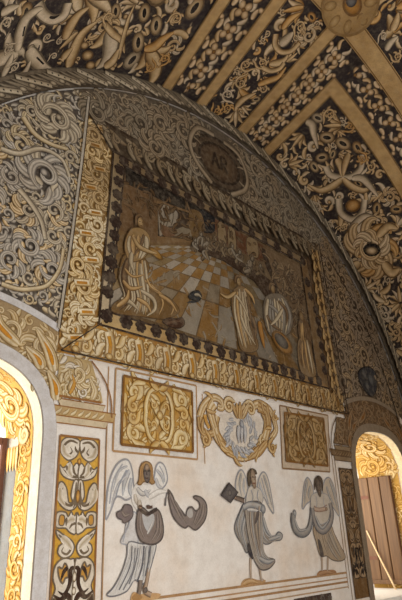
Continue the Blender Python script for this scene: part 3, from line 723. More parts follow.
# rosette strip
cv = Cv(wall_map, base=.030, step=.0003)
lite = lambda s, t: K(158, 140, 108); dk = lambda s, t: mixc(K(120, 98, 66), K(96, 74, 48), s)
cv.grid([iBL, sBL, sTL, iTL], 3, 20, lambda s, t: mixc(K(190, 172, 142), K(140, 120, 88), t)); cv.grid([iBL, iBR, sBR, sBL], 30, 3, lambda s, t: mixc(K(190, 162, 112), K(140, 110, 72), s))
cv.grid([iBR, sBR, sTR, iTR], 3, 20, lambda s, t: K(116, 92, 62)); cv.grid([iTL, iTR, sTR, sTL], 30, 3, lambda s, t: K(126, 106, 78))
for q in ([iBL, iBR, iTR, iTL], [sBL, sBR, sTR, sTL]):
    for i in range(4): cv.line(smooth([q[i], q[(i + 1) % 4]], 12), .022, K(58, 44, 34))
ROS = PAL((50, 38, 32), (54, 41, 34), (60, 46, 38), (66, 50, 42))
rps = [(114.7, 208.7), (113.5, 223), (112.4, 236.6), (110.8, 250), (109.3, 263.4), (107.6, 278), (105.8, 293), (117.6, 171), (116.6, 183), (115.6, 196)]
rps += [(104.5, 317), (124, 322.6), (138.6, 327.2), (154, 331.8), (169, 336.2), (181.6, 340.2), (194.5, 344.6), (206.3, 348.2), (219, 352), (230.6, 355.4), (242, 358.8), (252.5, 361.9), (263, 365.2), (273, 368.2), (282, 370.8), (291, 373.6), (299.5, 376), (308.5, 379), (317, 381.6)]
rps += [(305.5, 283), (308.5, 297), (314, 311), (316, 322), (317.4, 333.6), (319.4, 346.5), (321, 358.5), (322.6, 371)]
rps += [lerp((122, 163), (301, 262), i / 14) for i in range(15)]
for i, p in enumerate(rps[:6]):
    a, b = W(p), W(rps[i + 1]); m = ((a[0] + b[0]) / 2, (a[1] + b[1]) / 2)
    for s in (-1, 1): cv.line(smooth([(m[0] + s * .04, m[1] - .07), (m[0] - s * .01, m[1]), (m[0] + s * .04, m[1] + .07)]), .014, K(60, 56, 54))
rs = cv.build('rosette_strip', M_FRESCO, fr); rs['label'] = 'pale strip of dark brown rosettes'
rnd = random.Random(12)
for p in rps:
    cv = Cv(wall_map, base=.0345, step=.0003); c = W(p); q = .078 * rnd.uniform(.88, 1.08); t0 = rnd.uniform(0, 1)
    for i in range(6): a = i * math.pi / 3 + t0; cv.blob((c[0] + q * .55 * math.cos(a), c[1] + q * .55 * math.sin(a)), q * .5, q * .45, a, ROS, n=8)
    cv.blob(c, q * .5, q * .5, 0, ROS, n=8); cv.build('rosette', M_FRESCO, rs)

# the room in the scene
cv = Cv(wall_map, base=.016, step=.0003)
cv.grid([sBL, sBR, sTR, sTL], 12, 12, lambda s, t: mixc(mixc(K(140, 110, 68), K(116, 88, 56), s), mixc(K(96, 76, 54), K(104, 84, 60), s), t))
def wp(pts, c, ln=None, lw=.012, sm=False): cv.poly(smooth(Ws(*pts), 4, True) if sm else Ws(*pts), c, ln, lw)
wp([(124, 168), (150, 181), (197, 205), (240, 229), (238, 232), (192, 216), (142, 192), (125, 184)], K(42, 36, 31))
wp([(124, 184), (142, 192), (156, 202), (156, 244), (132, 236), (118, 230)], K(110, 84, 56)); wp([(156, 201), (196, 214), (196, 242), (156, 244)], K(124, 98, 66))
wp([(157, 205), (188, 214), (187, 239), (157, 236)], K(66, 52, 40), K(50, 40, 30), .02)
wp([(158, 206), (172, 209), (177, 215), (174, 226), (166, 228), (161, 236), (158, 234)], K(150, 140, 124), K(88, 78, 66), .012, True)
for q in ([(162, 208), (164, 218), (161, 230)], [(167, 209), (168, 218), (165, 227)], [(172, 211), (172, 219), (170, 226)], [(160, 212), (160, 222), (159, 231)]): wline(cv, q, .014, K(96, 86, 72))
wp([(172, 232), (182, 227), (190, 231), (190, 238), (174, 238)], K(128, 116, 96), K(70, 58, 44), .012, True); wp([(160, 226), (168, 228), (176, 231), (172, 237), (162, 236)], K(112, 84, 60), None, sm=True)
wp([(200, 210), (213, 216), (214, 231), (206, 234), (199, 228)], K(34, 34, 38), None, sm=True); wp([(188, 212), (200, 214), (203, 232), (192, 240)], K(112, 88, 54), None, sm=True)
wp([(214, 219), (262, 246), (262, 262), (240, 258), (214, 246)], K(96, 64, 42)); 
for x0, x1, y0, y1 in ((217, 224, 223, 246), (227, 234, 228, 252), (246, 256, 238, 256)): wp([(x0, y0), (x1, y0 + 4), (x1 + 1, y1 + 2), (x0 + 1, y1)], K(134, 114, 84), K(70, 50, 36), .012, True)
wp([(262, 248), (302, 268), (314, 340), (300, 340), (284, 330), (270, 292)], K(112, 92, 68)); wp([(258, 246), (264, 250), (281, 300), (277, 303)], K(56, 43, 34))
rnd = random.Random(77)
for i in range(70):
    t = rnd.random(); x = 272 + 30 * rnd.random() + t * 8; y = 262 + (x - 272) * .5 + 52 * t; c = W((x, y)); r = rnd.uniform(.02, .05); cv.blob(c, r, r * 1.3, rnd.random() * 3, PAL((62, 52, 44), (84, 70, 54), (118, 100, 78), (134, 116, 92)), n=8)
for i in range(110):                             # worn brown marks on the painted walls
    t = rnd.random(); x = rnd.uniform(128, 262); y = 185 + (x - 128) * .5 + rnd.uniform(-6, 26); 
    leaf(cv, W((x, y)), rnd.uniform(0, 6.28), rnd.uniform(.06, .18), rnd.uniform(-1.5, 1.5), rnd.uniform(.012, .03), shade(PAL((60, 46, 34), (76, 58, 40), (96, 74, 50), (110, 88, 60)), rnd.uniform(.7, 1.15)))
for i in range(90):
    t = rnd.random(); x = 268 + 36 * rnd.random() + t * 8; y = 258 + (x - 268) * .5 + 60 * t
    leaf(cv, W((x, y)), rnd.uniform(0, 6.28), rnd.uniform(.08, .2), rnd.uniform(-1.5, 1.5), rnd.uniform(.015, .035), rnd.choice([PAL((66, 54, 42), (86, 70, 52), (124, 104, 78), (140, 120, 92)), PAL((56, 44, 34), (72, 56, 42), (92, 74, 54), (106, 86, 64))]))
cv.build('painted_room', M_OLD, fr)['label'] = 'brown painted room with curtained window and dark ceiling'
# chequered floor
cv = Cv(wall_map, base=.027, step=.0003)
VPA, Mx = (221, 236), 0.80
na, nb2 = (-16, 268), (320, 380)
fq = [na, nb2, lerp(nb2, VPA, Mx), lerp(na, VPA, Mx)]
def homog(q):
    (x0, y0), (x1, y1), (x2, y2), (x3, y3) = q
    sx, sy = x0 - x1 + x2 - x3, y0 - y1 + y2 - y3; dx1, dx2, dy1, dy2 = x1 - x2, x3 - x2, y1 - y2, y3 - y2
    D = dx1 * dy2 - dx2 * dy1; g = (sx * dy2 - dx2 * sy) / D; h = (dx1 * sy - sx * dy1) / D
    a, b, d, e = x1 - x0 + g * x1, x3 - x0 + h * x3, y1 - y0 + g * y1, y3 - y0 + h * y3
    return lambda s, t: ((a * s + b * t + x0) / (g * s + h * t + 1), (d * s + e * t + y0) / (g * s + h * t + 1))
fz = Ws((106, 314), (110, 290), (122, 268), (150, 246), (196, 246), (262, 278), (292, 330), (316, 378))
cv.poly(fz, K(98, 78, 52), o=cv.base)
hq = homog([W(p) for p in fq]); rnd = random.Random(9); NU, NV = 16, 7
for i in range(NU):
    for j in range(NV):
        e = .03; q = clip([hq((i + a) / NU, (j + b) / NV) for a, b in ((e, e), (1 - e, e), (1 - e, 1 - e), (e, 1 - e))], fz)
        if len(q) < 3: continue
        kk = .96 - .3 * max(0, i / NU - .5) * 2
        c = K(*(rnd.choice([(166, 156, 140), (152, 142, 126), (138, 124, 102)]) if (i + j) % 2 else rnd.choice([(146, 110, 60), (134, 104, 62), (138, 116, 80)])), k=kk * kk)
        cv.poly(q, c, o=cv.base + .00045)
for i in range(130):                             # scuffs and washes over the tiles
    x = rnd.uniform(118, 300); y = 262 + (x - 118) * .42 + rnd.uniform(-10, 36); m = W((x, y))
    if not inside(fz)(*m): continue
    leaf(cv, m, rnd.uniform(0, 6.28), rnd.uniform(.06, .2), rnd.uniform(-1.5, 1.5), rnd.uniform(.008, .022), rnd.choice([PAL((96, 72, 42), (112, 84, 48), (128, 98, 58), (140, 110, 70)), PAL((110, 98, 80), (120, 108, 90), (134, 122, 102), (144, 132, 112))]))
cv.build('painted_floor', M_FRESCO, fr)['label'] = 'chequered floor of grey and ochre tiles'
# table with diners
cv = Cv(wall_map, base=.033, step=.0003)
wp([(196, 240), (214, 244), (262, 268), (278, 302), (266, 300), (252, 282), (222, 262), (196, 252)], K(66, 50, 38), K(46, 36, 28), .014); wp([(198, 238), (214, 241), (262, 264), (272, 284), (262, 276), (238, 262), (212, 250), (197, 247)], K(108, 90, 66))
rd = random.Random(17); DP = [PAL((54, 44, 36), (82, 68, 52), (112, 96, 74), (132, 116, 92)), PAL((50, 42, 36), (70, 58, 46), (94, 78, 58), (112, 94, 72)), PAL((60, 54, 46), (92, 84, 72), (128, 118, 102), (146, 136, 120))]
for (x, y, r) in ((199, 235, 2.4), (206, 240, 2.8), (213, 240, 2.2), (222, 246, 2.6), (230, 247, 2.2), (237, 253, 2.8), (250, 259, 3), (258, 266, 2.4), (193, 241, 2.4), (204, 249, 2), (244, 266, 2)):
    for k_ in range(5): wleafp(cv, [(x + rd.uniform(-5, 5), y + rd.uniform(7, 13)), (x + rd.uniform(-4, 4), y + 5), (x + rd.uniform(-2, 2), y + 2)], rd.uniform(1.2, 2.2), rd.choice(DP))
    cv.blob(W((x, y)), wr((x, y), r * .8), wr((x, y), r * 1.1), rd.uniform(-.4, .4), rd.choice((DP[0], DP[2])), n=10); wleafp(cv, [(x - r * .8, y + .6), (x - .4, y - r * 1.0), (x + r * .8, y - .4)], .9, DP[1])
cv.build('painted_table', M_OLD, fr)['label'] = 'long dark table with seated diners'
FLESH = PAL((84, 62, 38), (130, 102, 62), (166, 138, 94), (184, 160, 118)); GOLDR = PAL((74, 54, 28), (124, 90, 40), (160, 120, 60), (184, 152, 96)); GREYR = PAL((64, 56, 46), (106, 96, 80), (144, 134, 114), (172, 162, 142)); DARKR = PAL((40, 32, 26), (64, 48, 34), (84, 64, 44), (100, 78, 54))
def figure(label, body, parts):
    global cv
    cv = Cv(wall_map, base=.040, step=.0004)
    for pts, c in body: wp(pts, K(*c), K(62, 46, 30), .012, True)
    for pts, w, pal in parts: wleafp(cv, pts, w, pal)
F1 = PAL((96, 74, 46), (128, 100, 62), (164, 130, 84), (190, 160, 112)); F2 = PAL((92, 80, 62), (130, 114, 90), (170, 154, 126), (196, 182, 154)); F3 = PAL((66, 50, 36), (84, 64, 44), (104, 80, 56), (120, 96, 68))
fr_ = random.Random(21)
cv = Cv(wall_map, base=.040, step=.0003)
wp([(122, 256), (139, 257), (147, 268), (144, 280), (152, 291), (167, 299), (177, 312), (164, 320), (140, 318), (112, 314), (110, 306), (121, 296), (116, 279)], K(116, 90, 54), K(84, 64, 42), .009, True)
drape(cv, [(124, 257), (118, 278), (122, 298), (112, 310)], [(132, 258), (130, 280), (134, 300), (126, 314)], 8, .03, [F1, F2, F3, F3], rnd=fr_); drape(cv, [(132, 258), (132, 280), (136, 300), (130, 315)], [(142, 260), (144, 276), (146, 298), (148, 316)], 8, .03, [F1, F2, F3], rnd=fr_)
for q_ in ([(142, 282), (154, 292), (160, 304), (156, 316)], [(146, 288), (160, 297), (170, 308), (168, 316)], [(138, 292), (150, 300), (152, 310), (144, 317)], [(134, 300), (144, 306), (148, 314)], [(156, 296), (167, 303), (174, 313)], [(144, 280), (148, 288), (158, 294)], [(118, 300), (128, 304), (136, 312)], [(114, 308), (124, 300), (126, 290)], [(122, 270), (130, 278), (142, 276)], [(120, 282), (128, 290), (140, 288)]): wleafp(cv, q_, fr_.uniform(1.6, 2.6), fr_.choice([F1, F1, F2]))
wp([(123, 240), (128, 231), (134, 229), (141, 231), (147, 238), (147, 249), (141, 260), (128, 263), (122, 252)], K(152, 124, 82), K(98, 74, 46), .01, True)
drape(cv, [(126, 236), (124, 248), (128, 260)], [(144, 238), (145, 248), (139, 260)], 5, .04, [F1, F2], rnd=fr_); wleafp(cv, [(141, 236), (138, 247), (130, 258)], 1.6, F3); wleafp(cv, [(129, 254), (128, 264), (132, 276)], 2.6, F2)
wleafp(cv, [(130, 238), (136, 248), (146, 253), (154, 255)], 2.6, FLESH); cv.blob(W((137.5, 223.5)), wr((137, 224), 3.5), wr((137, 224), 5.2), .15, PAL((104, 78, 48), (136, 108, 68), (164, 136, 94), (178, 152, 112)))
wleafp(cv, [(133.4, 227), (134, 219), (138, 217), (141.6, 220)], 1.7, F3); cv.line(smooth(Ws((136.4, 223), (137.6, 223.3))), .01, K(70, 52, 36)); cv.line(smooth(Ws((139, 223.6), (140, 223.9))), .01, K(70, 52, 36)); cv.line(smooth(Ws((137.6, 227), (139.2, 227.4))), .01, K(92, 60, 42))
ff = cv.build('painted_figure', M_FRESCO, fr); ff['label'] = 'woman in gold and grey robe holding out a platter'
cv = Cv(wall_map, base=.047, step=.0003); cv.blob(W((153, 255)), wr((153, 255), 8), wr((153, 255), 3.6), -.35, PAL((92, 66, 34), (140, 104, 48), (158, 120, 60), (142, 108, 54))); cv.build('platter', M_FRESCO, ff)
cv = Cv(wall_map, base=.040, step=.0003)
wp([(231, 291), (241, 287), (248, 300), (248, 320), (256, 346), (250, 353), (238, 350), (234, 330), (229, 308)], K(124, 100, 68), K(80, 62, 42), .01, True)
drape(cv, [(233, 290), (232, 310), (236, 332), (240, 349)], [(243, 290), (248, 312), (249, 326), (255, 348)], 9, .034, [F2, F2, F1, F3], rnd=fr_); wleafp(cv, [(233, 296), (240, 306), (247, 322)], 1.8, F2); wleafp(cv, [(238, 316), (243, 330), (253, 346)], 2, F2)
wleafp(cv, [(233, 293), (225, 298), (217, 294)], 1.8, FLESH); wleafp(cv, [(242, 290), (249, 297), (252, 305)], 2, F1)
cv.blob(W((236, 282)), wr((236, 282), 3), wr((236, 282), 4.4), .2, PAL((100, 76, 50), (128, 104, 70), (154, 130, 92), (168, 146, 108))); wleafp(cv, [(232.6, 284), (234, 277.6), (239, 278)], 1.6, F3); cv.line(smooth(Ws((235.6, 282), (236.6, 282.3))), .01, K(66, 50, 36))
cv.build('painted_figure', M_FRESCO, fr)['label'] = 'standing woman in pale folded robe'
cv = Cv(wall_map, base=.040, step=.0003)
wp([(262, 300), (272, 294), (282, 298), (290, 316), (287, 334), (270, 338), (262, 322)], K(112, 102, 88), K(74, 62, 50), .01, True)
F4 = PAL((84, 76, 68), (108, 102, 92), (134, 128, 118), (152, 146, 136))
drape(cv, [(265, 300), (263, 316), (267, 336)], [(282, 299), (289, 316), (286, 334)], 9, .034, [F4, F4, F2], rnd=fr_)
for q_ in ([(266, 306), (274, 312), (280, 324)], [(276, 302), (284, 312), (284, 326)], [(264, 316), (270, 326), (280, 332)], [(280, 310), (274, 320), (268, 326)]): wleafp(cv, q_, 1.8, fr_.choice([F4, F2, F3]))
wleafp(cv, [(257, 322), (259, 335), (262, 349)], 3, PAL((96, 68, 34), (140, 94, 40), (158, 110, 48), (168, 122, 60))); wleafp(cv, [(250, 318), (253, 330), (252, 342)], 2.4, F3)
cv.blob(W((270, 289)), wr((270, 289), 2.8), wr((270, 289), 4), .2, PAL((100, 76, 50), (128, 104, 70), (150, 128, 92), (164, 142, 106))); wleafp(cv, [(267, 291), (268.5, 285), (272.6, 285.6)], 1.4, F3)
ff = cv.build('painted_figure', M_FRESCO, fr); ff['label'] = 'kneeling figure in grey'
cv = Cv(wall_map, base=.047, step=.0003); cv.blob(W((279.6, 343.5)), wr((279, 343), 12), wr((279, 343), 7.4), -.3, PAL((92, 66, 34), (136, 96, 42), (154, 112, 52), (160, 118, 60)), rim=.14, n=22); cv.blob(W((278.6, 342)), wr((279, 343), 8.2), wr((279, 343), 4.8), -.3, PAL((70, 60, 50), (88, 82, 74), (102, 96, 88), (112, 106, 98)), n=18)
cv.build('basin', M_FRESCO, ff)['label'] = 'golden basin'
cv = Cv(wall_map, base=.040, step=.0003)
wp([(296, 322), (304, 321), (309, 334), (308, 344), (298, 342)], K(102, 78, 52), K(74, 56, 38), .01, True); wp([(297, 339), (305, 340), (311, 360), (313, 377), (299, 373), (295, 352)], K(132, 108, 76), K(84, 64, 44), .01, True)
drape(cv, [(298, 341), (297, 356), (300, 372)], [(305, 341), (309, 358), (312, 375)], 6, .03, [F2, F1, F3], rnd=fr_); drape(cv, [(298, 324), (298, 342)], [(304, 323), (307, 342)], 4, .03, [F1, F3], rnd=fr_); cv.blob(W((299, 317)), wr((299, 316), 2.7), wr((299, 316), 3.8), .1, PAL((96, 74, 50), (122, 98, 68), (142, 118, 84), (154, 132, 98)))
cv.build('painted_figure', M_FRESCO, fr)['label'] = 'figure in tan skirt at the corner of the scene'
cv = Cv(wall_map, base=.040, step=.0004)
wp([(186, 298), (190, 293), (196, 292), (199, 297), (196, 302), (190, 301)], K(54, 56, 58), K(36, 34, 32), .014, True); wp([(187, 302), (184, 304), (190, 304), (198, 303)], K(60, 60, 60)); wleafp(cv, [(192, 296), (196, 296), (199, 299)], 1.6, GREYR)
cv.build('painted_animal', M_FRESCO, fr)['label'] = 'small dark grey dog on the tiles'
cv = Cv(wall_map, base=.040, step=.0004)
wp([(160, 323), (166, 319), (173, 320), (180, 319), (182, 325), (177, 329), (168, 328)], K(74, 52, 38), K(54, 38, 28), .012, True)
wleafp(cv, [(164, 325), (171, 323), (179, 322)], 1.8, PAL((60, 42, 32), (76, 54, 40), (88, 64, 48), (98, 74, 56)))
cv.build('painted_cushion', M_FRESCO, fr)['label'] = 'dark brown bundle lying on the tiles'
# ================================================================ window openings
def jp(xc): return OL
def reveal_base(nm, xc, depth):
    mp = reveal_map(xc); ss = jp(xc); vs, fs = [], []; ny = 6
    for s in ss:
        for j in range(ny + 1): vs.append(mp(s, depth * j / ny, 0))
    for i in range(len(ss) - 1):
        for j in range(ny): a = i * (ny + 1) + j; fs.append((a, a + 1, a + ny + 2, a + ny + 1))
    o = struct(link_mesh(nm, vs, fs, M_PLASTER, None, None, P(xc, 0, SILL)))
    return o
win1 = reveal_base('window_1', XL, .62); win2 = reveal_base('window_2', XR, .86)
YG = PAL((176, 124, 44), (214, 160, 70), (238, 206, 138), (250, 234, 194)); YO = PAL((168, 112, 40), (206, 146, 56), (228, 182, 92), (244, 214, 150))
def sill(win, xc, d):
    x0, x1, y0, y1, z1, z0 = xc - HWI - .04, xc + HWI + .04, -.05, d + .3, SILL + .0, SILL - .1
    v = [P(x, y, z) for z in (z0, z1) for x, y in ((x0, y0), (x1, y0), (x1, y1), (x0, y1))]
    link_mesh('window_sill', v, [(3, 2, 1, 0), (4, 5, 6, 7), (0, 1, 5, 4), (1, 2, 6, 5), (2, 3, 7, 6), (3, 0, 4, 7)], M_SILL, win)
sill(win1, XL, .62); sill(win2, XR, .86)
def edge_strip(win, xc, c0, c1):
    cv = Cv(reveal_map(xc), base=.003, step=.0004)
    ss = jp(xc); pts, cols, fs = [], [], []
    for s in ss:
        for y in (-.002, .12, .13): pts.append((s, y)); cols.append(c0 if y < .125 else c1)
    for i in range(len(ss) - 1):
        for j in range(2): a = i * 3 + j; fs.append((a, a + 1, a + 4, a + 3))
    cv.add(pts, fs, cols, .003); cv.build('edge_strip', M_FIG, win)['label'] = 'bright cream strip along the edge of the reveal'
edge_strip(win1, XL, K(255, 246, 222), K(190, 130, 60)); edge_strip(win2, XR, K(250, 230, 190), K(180, 130, 60))
def reveal_paint(win, xc, y1, pals, ground, seed, arch_y1):
    cv = Cv(reveal_map(xc), base=.003, step=.0003)
    end = OEND
    def strip(s0, s1, ya, yb, n):
        pts, cols, fs = [], [], []
        for i in range(n + 1):
            for y in (ya, yb): pts.append((s0 + (s1 - s0) * i / n, y)); cols.append(ground)
        for i in range(n): fs.append((2 * i, 2 * i + 1, 2 * i + 3, 2 * i + 2))
        cv.add(pts, fs, cols, .003)
    A0, A1 = JL + .1, OEND - JL - .1
    strip(0, A0, .14, y1, 10); strip(A0, A1, .14, arch_y1, 28); strip(A1, end, .14, y1, 10)
    # jambs: a rising wave of scrolls; arch: free scrolls
    for s0, s1 in ((0, A0), (A1, end)):
        fill(cv, [(s0, .15), (s1, .15), (s1, y1 - .005), (s0, y1 - .005)], [(.1, 300), (.07, 600), (.045, 1200)], pals, seed + int(s0 * 7), small=.05, gap=.84, ac=True, margin=.9)
    fill(cv, [(A0, .16), (A1, .16), (A1, arch_y1 - .02), (A0, arch_y1 - .02)], [(.2, 300), (.13, 600), (.08, 1200), (.05, 900)], pals, seed, small=.06, gap=.84, ac=True)
    cv.build('painted_reveal', M_FIG, win)['label'] = 'gold scrollwork painted inside the reveal'
    # volute capitals at the springing
    cv = Cv(reveal_map(xc), base=.012, step=.0004); lt = {q: mixc(pals[0][q], pals[0]['l'], .25) for q in pals[0]}
    for s, sg in ((JL + .10, 1), (end - JL - .10, -1)):
        scroll(cv, (s + .0, .26), .115, .6, 1, lt, 1.5, .36, 4, 0, ll=.5)
        for k in range(4): leaf(cv, (s - sg * .08, .36 + .045 * k), 3.14 if sg > 0 else 0, .2, .2, .03, pals[k % 2])
    cv.build('capital', M_FIG, win)['label'] = 'painted volute capital'
    if y1 < .5:  # grey paint stands in for the shade on the deeper jambs
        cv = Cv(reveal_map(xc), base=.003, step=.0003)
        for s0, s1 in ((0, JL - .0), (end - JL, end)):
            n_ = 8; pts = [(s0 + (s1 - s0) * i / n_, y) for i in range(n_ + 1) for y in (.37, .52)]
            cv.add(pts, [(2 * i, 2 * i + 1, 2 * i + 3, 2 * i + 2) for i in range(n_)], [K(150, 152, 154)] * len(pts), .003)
        cv.build('painted_shade_strip', M_FIG, win)['label'] = 'grey strip of painted shade deep in the reveal'
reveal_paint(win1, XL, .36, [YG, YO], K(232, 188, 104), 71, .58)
reveal_paint(win2, XR, .84, [PAL((150, 104, 40), (190, 142, 66), (222, 186, 116), (240, 216, 164)), PAL((140, 94, 34), (180, 128, 48), (208, 162, 78), (226, 190, 120))], K(196, 154, 78), 72, .84)
def box(vs, fs, a, b, shear=None):
    n = len(vs)
    for z in (a[2], b[2]):
        for x, y in ((a[0], a[1]), (b[0], a[1]), (b[0], b[1]), (a[0], b[1])): vs.append(P(x, y, z))
    fs += [tuple(n + i for i in q) for q in ((3, 2, 1, 0), (4, 5, 6, 7), (0, 1, 5, 4), (1, 2, 6, 5), (2, 3, 7, 6), (3, 0, 4, 7))]
def solid(name, boxes, mat, parent=None, loc=None, bev=.006):
    vs, fs = [], []
    for a, b in boxes: box(vs, fs, a, b)
    o = link_mesh(name, vs, fs, mat, parent, None, loc)
    m = o.modifiers.new('bevel', 'BEVEL'); m.width = bev; m.segments = 2
    return o
# timber frame at the back of the bright window
wf = empty('wooden_window_frame', P(XL, .58, SILL), 'dark brown timber window frame at the back of the bright arched window', 'window frame')
solid('post', [((XL + HWI - .055, .53, SILL), (XL + HWI - .01, .575, .86))], M_WOOD_D, wf)
solid('post', [((XL - HWI + .01, .53, SILL), (XL - HWI + .055, .575, .86))], M_WOOD_D, wf)
solid('head_rail', [((XL - HWI + .055, .53, .80), (XL + HWI - .055, .575, .86))], M_WOOD_D, wf)
# shutter folded against the reveal of the far window
shx = XR + HWI - .055
st_ = empty('wooden_shutter', P(shx, .57, SILL + .06), 'brown plank shutter folded open inside the far arched window', 'shutter')
yb = [.27, .46, .66, .88]
for i in range(3): solid('plank', [((shx - .02, yb[i] + .006, -.69), (shx + .015, yb[i + 1] - .006, .83))], M_PLANK, st_, bev=.01)
solid('bottom_rail', [((shx - .04, .26, -.74), (shx + .02, .89, -.68))], M_PLANK, st_)
solid('backing', [((shx + .016, .27, -.69), (shx + .03, .88, .83))], M_WOOD_D, st_, bev=.002)
for z in (.5, -.4): solid('hinge', [((shx - .026, .68, z), (shx - .02, .87, z + .05))], M_WOOD_D, st_, bev=.001)
# pale stick leaning across the shutter
def tube(name, pts, r, mat, n=10):
    vs, fs = [], []
    for i, p in enumerate(pts):
        d = (pts[min(i + 1, len(pts) - 1)] - pts[max(i - 1, 0)]).normalized(); u = d.cross(Vector((1, .2, 0))).normalized(); w = d.cross(u)
        rr = r(i / (len(pts) - 1))
        for k in range(n): a = 2 * math.pi * k / n; vs.append(p + u * rr * math.cos(a) + w * rr * math.sin(a))
    for i in range(len(pts) - 1):
        for k in range(n): j = (k + 1) % n; fs.append((i * n + k, i * n + j, (i + 1) * n + j, (i + 1) * n + k))
    fs.append(tuple(range(n - 1, -1, -1))); fs.append(tuple((len(pts) - 1) * n + k for k in range(n)))
    o = link_mesh(name, vs, fs, mat, None, None, pts[0])
    for f in o.data.polygons: f.use_smooth = True
    return o
def on_plane(p, x): a, b, c = ray(p); t = x / a; return P(x, t * b - 4, t * c)
q0, q1 = on_plane((396, 590), shx - .10), on_plane((366.5, 531), shx - .045)
tag(tube('wooden_stick', [q0.lerp(q1, i / 8) + Vector((0, 0, .004 * math.sin(i))) for i in range(9)], lambda t: .012 - .004 * t, M_PALE), 'thin pale stick leaning across the plank shutter in the far window', 'stick')

# ================================================================ painted arch surrounds
RINGS = {}
def surround(xc, ringc, ringd, pals, ground, seed, label, slotc, inner):
    e = empty('arch_surround', P(xc, 0, SILL), label, 'painted arch')
    arcz = lambda x, r=2.31: -.41 + math.sqrt(r * r - x * x)
    cv = Cv(wall_map, base=.014, step=.0004)
    path = [(xc + q[0], q[1]) for q in (out_at(OEND * i / 90, -.062) for i in range(91))]
    cv.ribbon(path, .06, [(-1, ringd), (-.93, ringc), (0, mixc(ringc, ringd, .12)), (.93, ringc), (1, ringd)])
    cv.ribbon([(xc - .88 + 1.76 * i / 40, arcz(-.88 + 1.76 * i / 40)) for i in range(41)], .034, [(-1, ringd), (-.8, ringc), (.8, ringc), (1, ringd)])
    cv.build('plain_ring', M_FIG, e)['label'] = 'plain pale bands round the arch'
    cv = Cv(wall_map, base=.006, step=.0003)
    poly = [(xc + x, arcz(x, 2.29)) for x in (-.88, -.6, -.3, 0, .3, .6, .88)] + [(xc + .88, OS + .08)] + [(xc + q[0], q[1]) for q in (out_at(JL + .08 + (OEND - 2 * JL - .16) * i / 24, -.1) for i in range(25))] + [(xc - .88, OS + .08)]
    cv.poly(poly, ground, o=cv.base)
    rnd = random.Random(seed); cs = [(s * x, z, r) for s in (-1, 1) for x, z, r in ((.74, 1.52, .16), (.44, 1.62, .13), (.16, 1.67, .12), (.80, 1.22, .11), (.6, 1.4, .08))]
    cc = [(xc + x, z, r) for x, z, r in cs]
    fill(cv, poly, [(.1, 400), (.07, 700), (.045, 1500)], pals, seed, cc, small=.09, gap=.84, margin=.85)
    for x, z, r in sorted(cc, key=lambda q: q[2]):
        d = 1 if x > xc else -1
        acan(cv, (x, z), r * 1.05, rnd.uniform(0, 6), d, pals[0], rnd, pals[1])
    for s in (-1, 1):
        for pts in (((.86, 1.34), (.80, 1.5), (.66, 1.68)), ((.52, 1.5), (.34, 1.62), (.3, 1.76)), ((.74, 1.34), (.70, 1.42), (.58, 1.5)), ((.9, 1.1), (.88, 1.22), (.8, 1.34))):
            q = smooth([(xc + s * x, z) for x, z in pts]); cv.ribbon(q, wleaf(.065), streak(pals[0], s > 0)); cv.ribbon(q[2:-3], wleaf(.022), [(-1, pals[0]['o']), (-.6, slotc), (.6, slotc), (1, pals[0]['o'])])
    cv.build('acanthus_ring', M_FRESCO, e)['label'] = 'curled acanthus leaves'
    return e
AC = [PAL((118, 92, 52), (176, 146, 96), (206, 186, 142), (224, 210, 178)), PAL((110, 84, 46), (166, 132, 78), (198, 172, 122), (216, 198, 160))]
ACR = [PAL((66, 50, 34), (106, 80, 54), (134, 106, 74), (154, 128, 96)), PAL((64, 48, 34), (98, 74, 50), (124, 96, 66), (142, 116, 84))]
surround(XL, K(208, 206, 206), K(150, 140, 128), AC, K(170, 146, 108), 81, 'painted arch of cream acanthus leaves and grey bands round the bright window', K(208, 142, 40), 1)
surround(XR, K(140, 124, 104), K(88, 72, 56), ACR, K(104, 80, 54), 82, 'painted arch of brown acanthus leaves and bands round the shuttered window', K(134, 88, 36), -1)

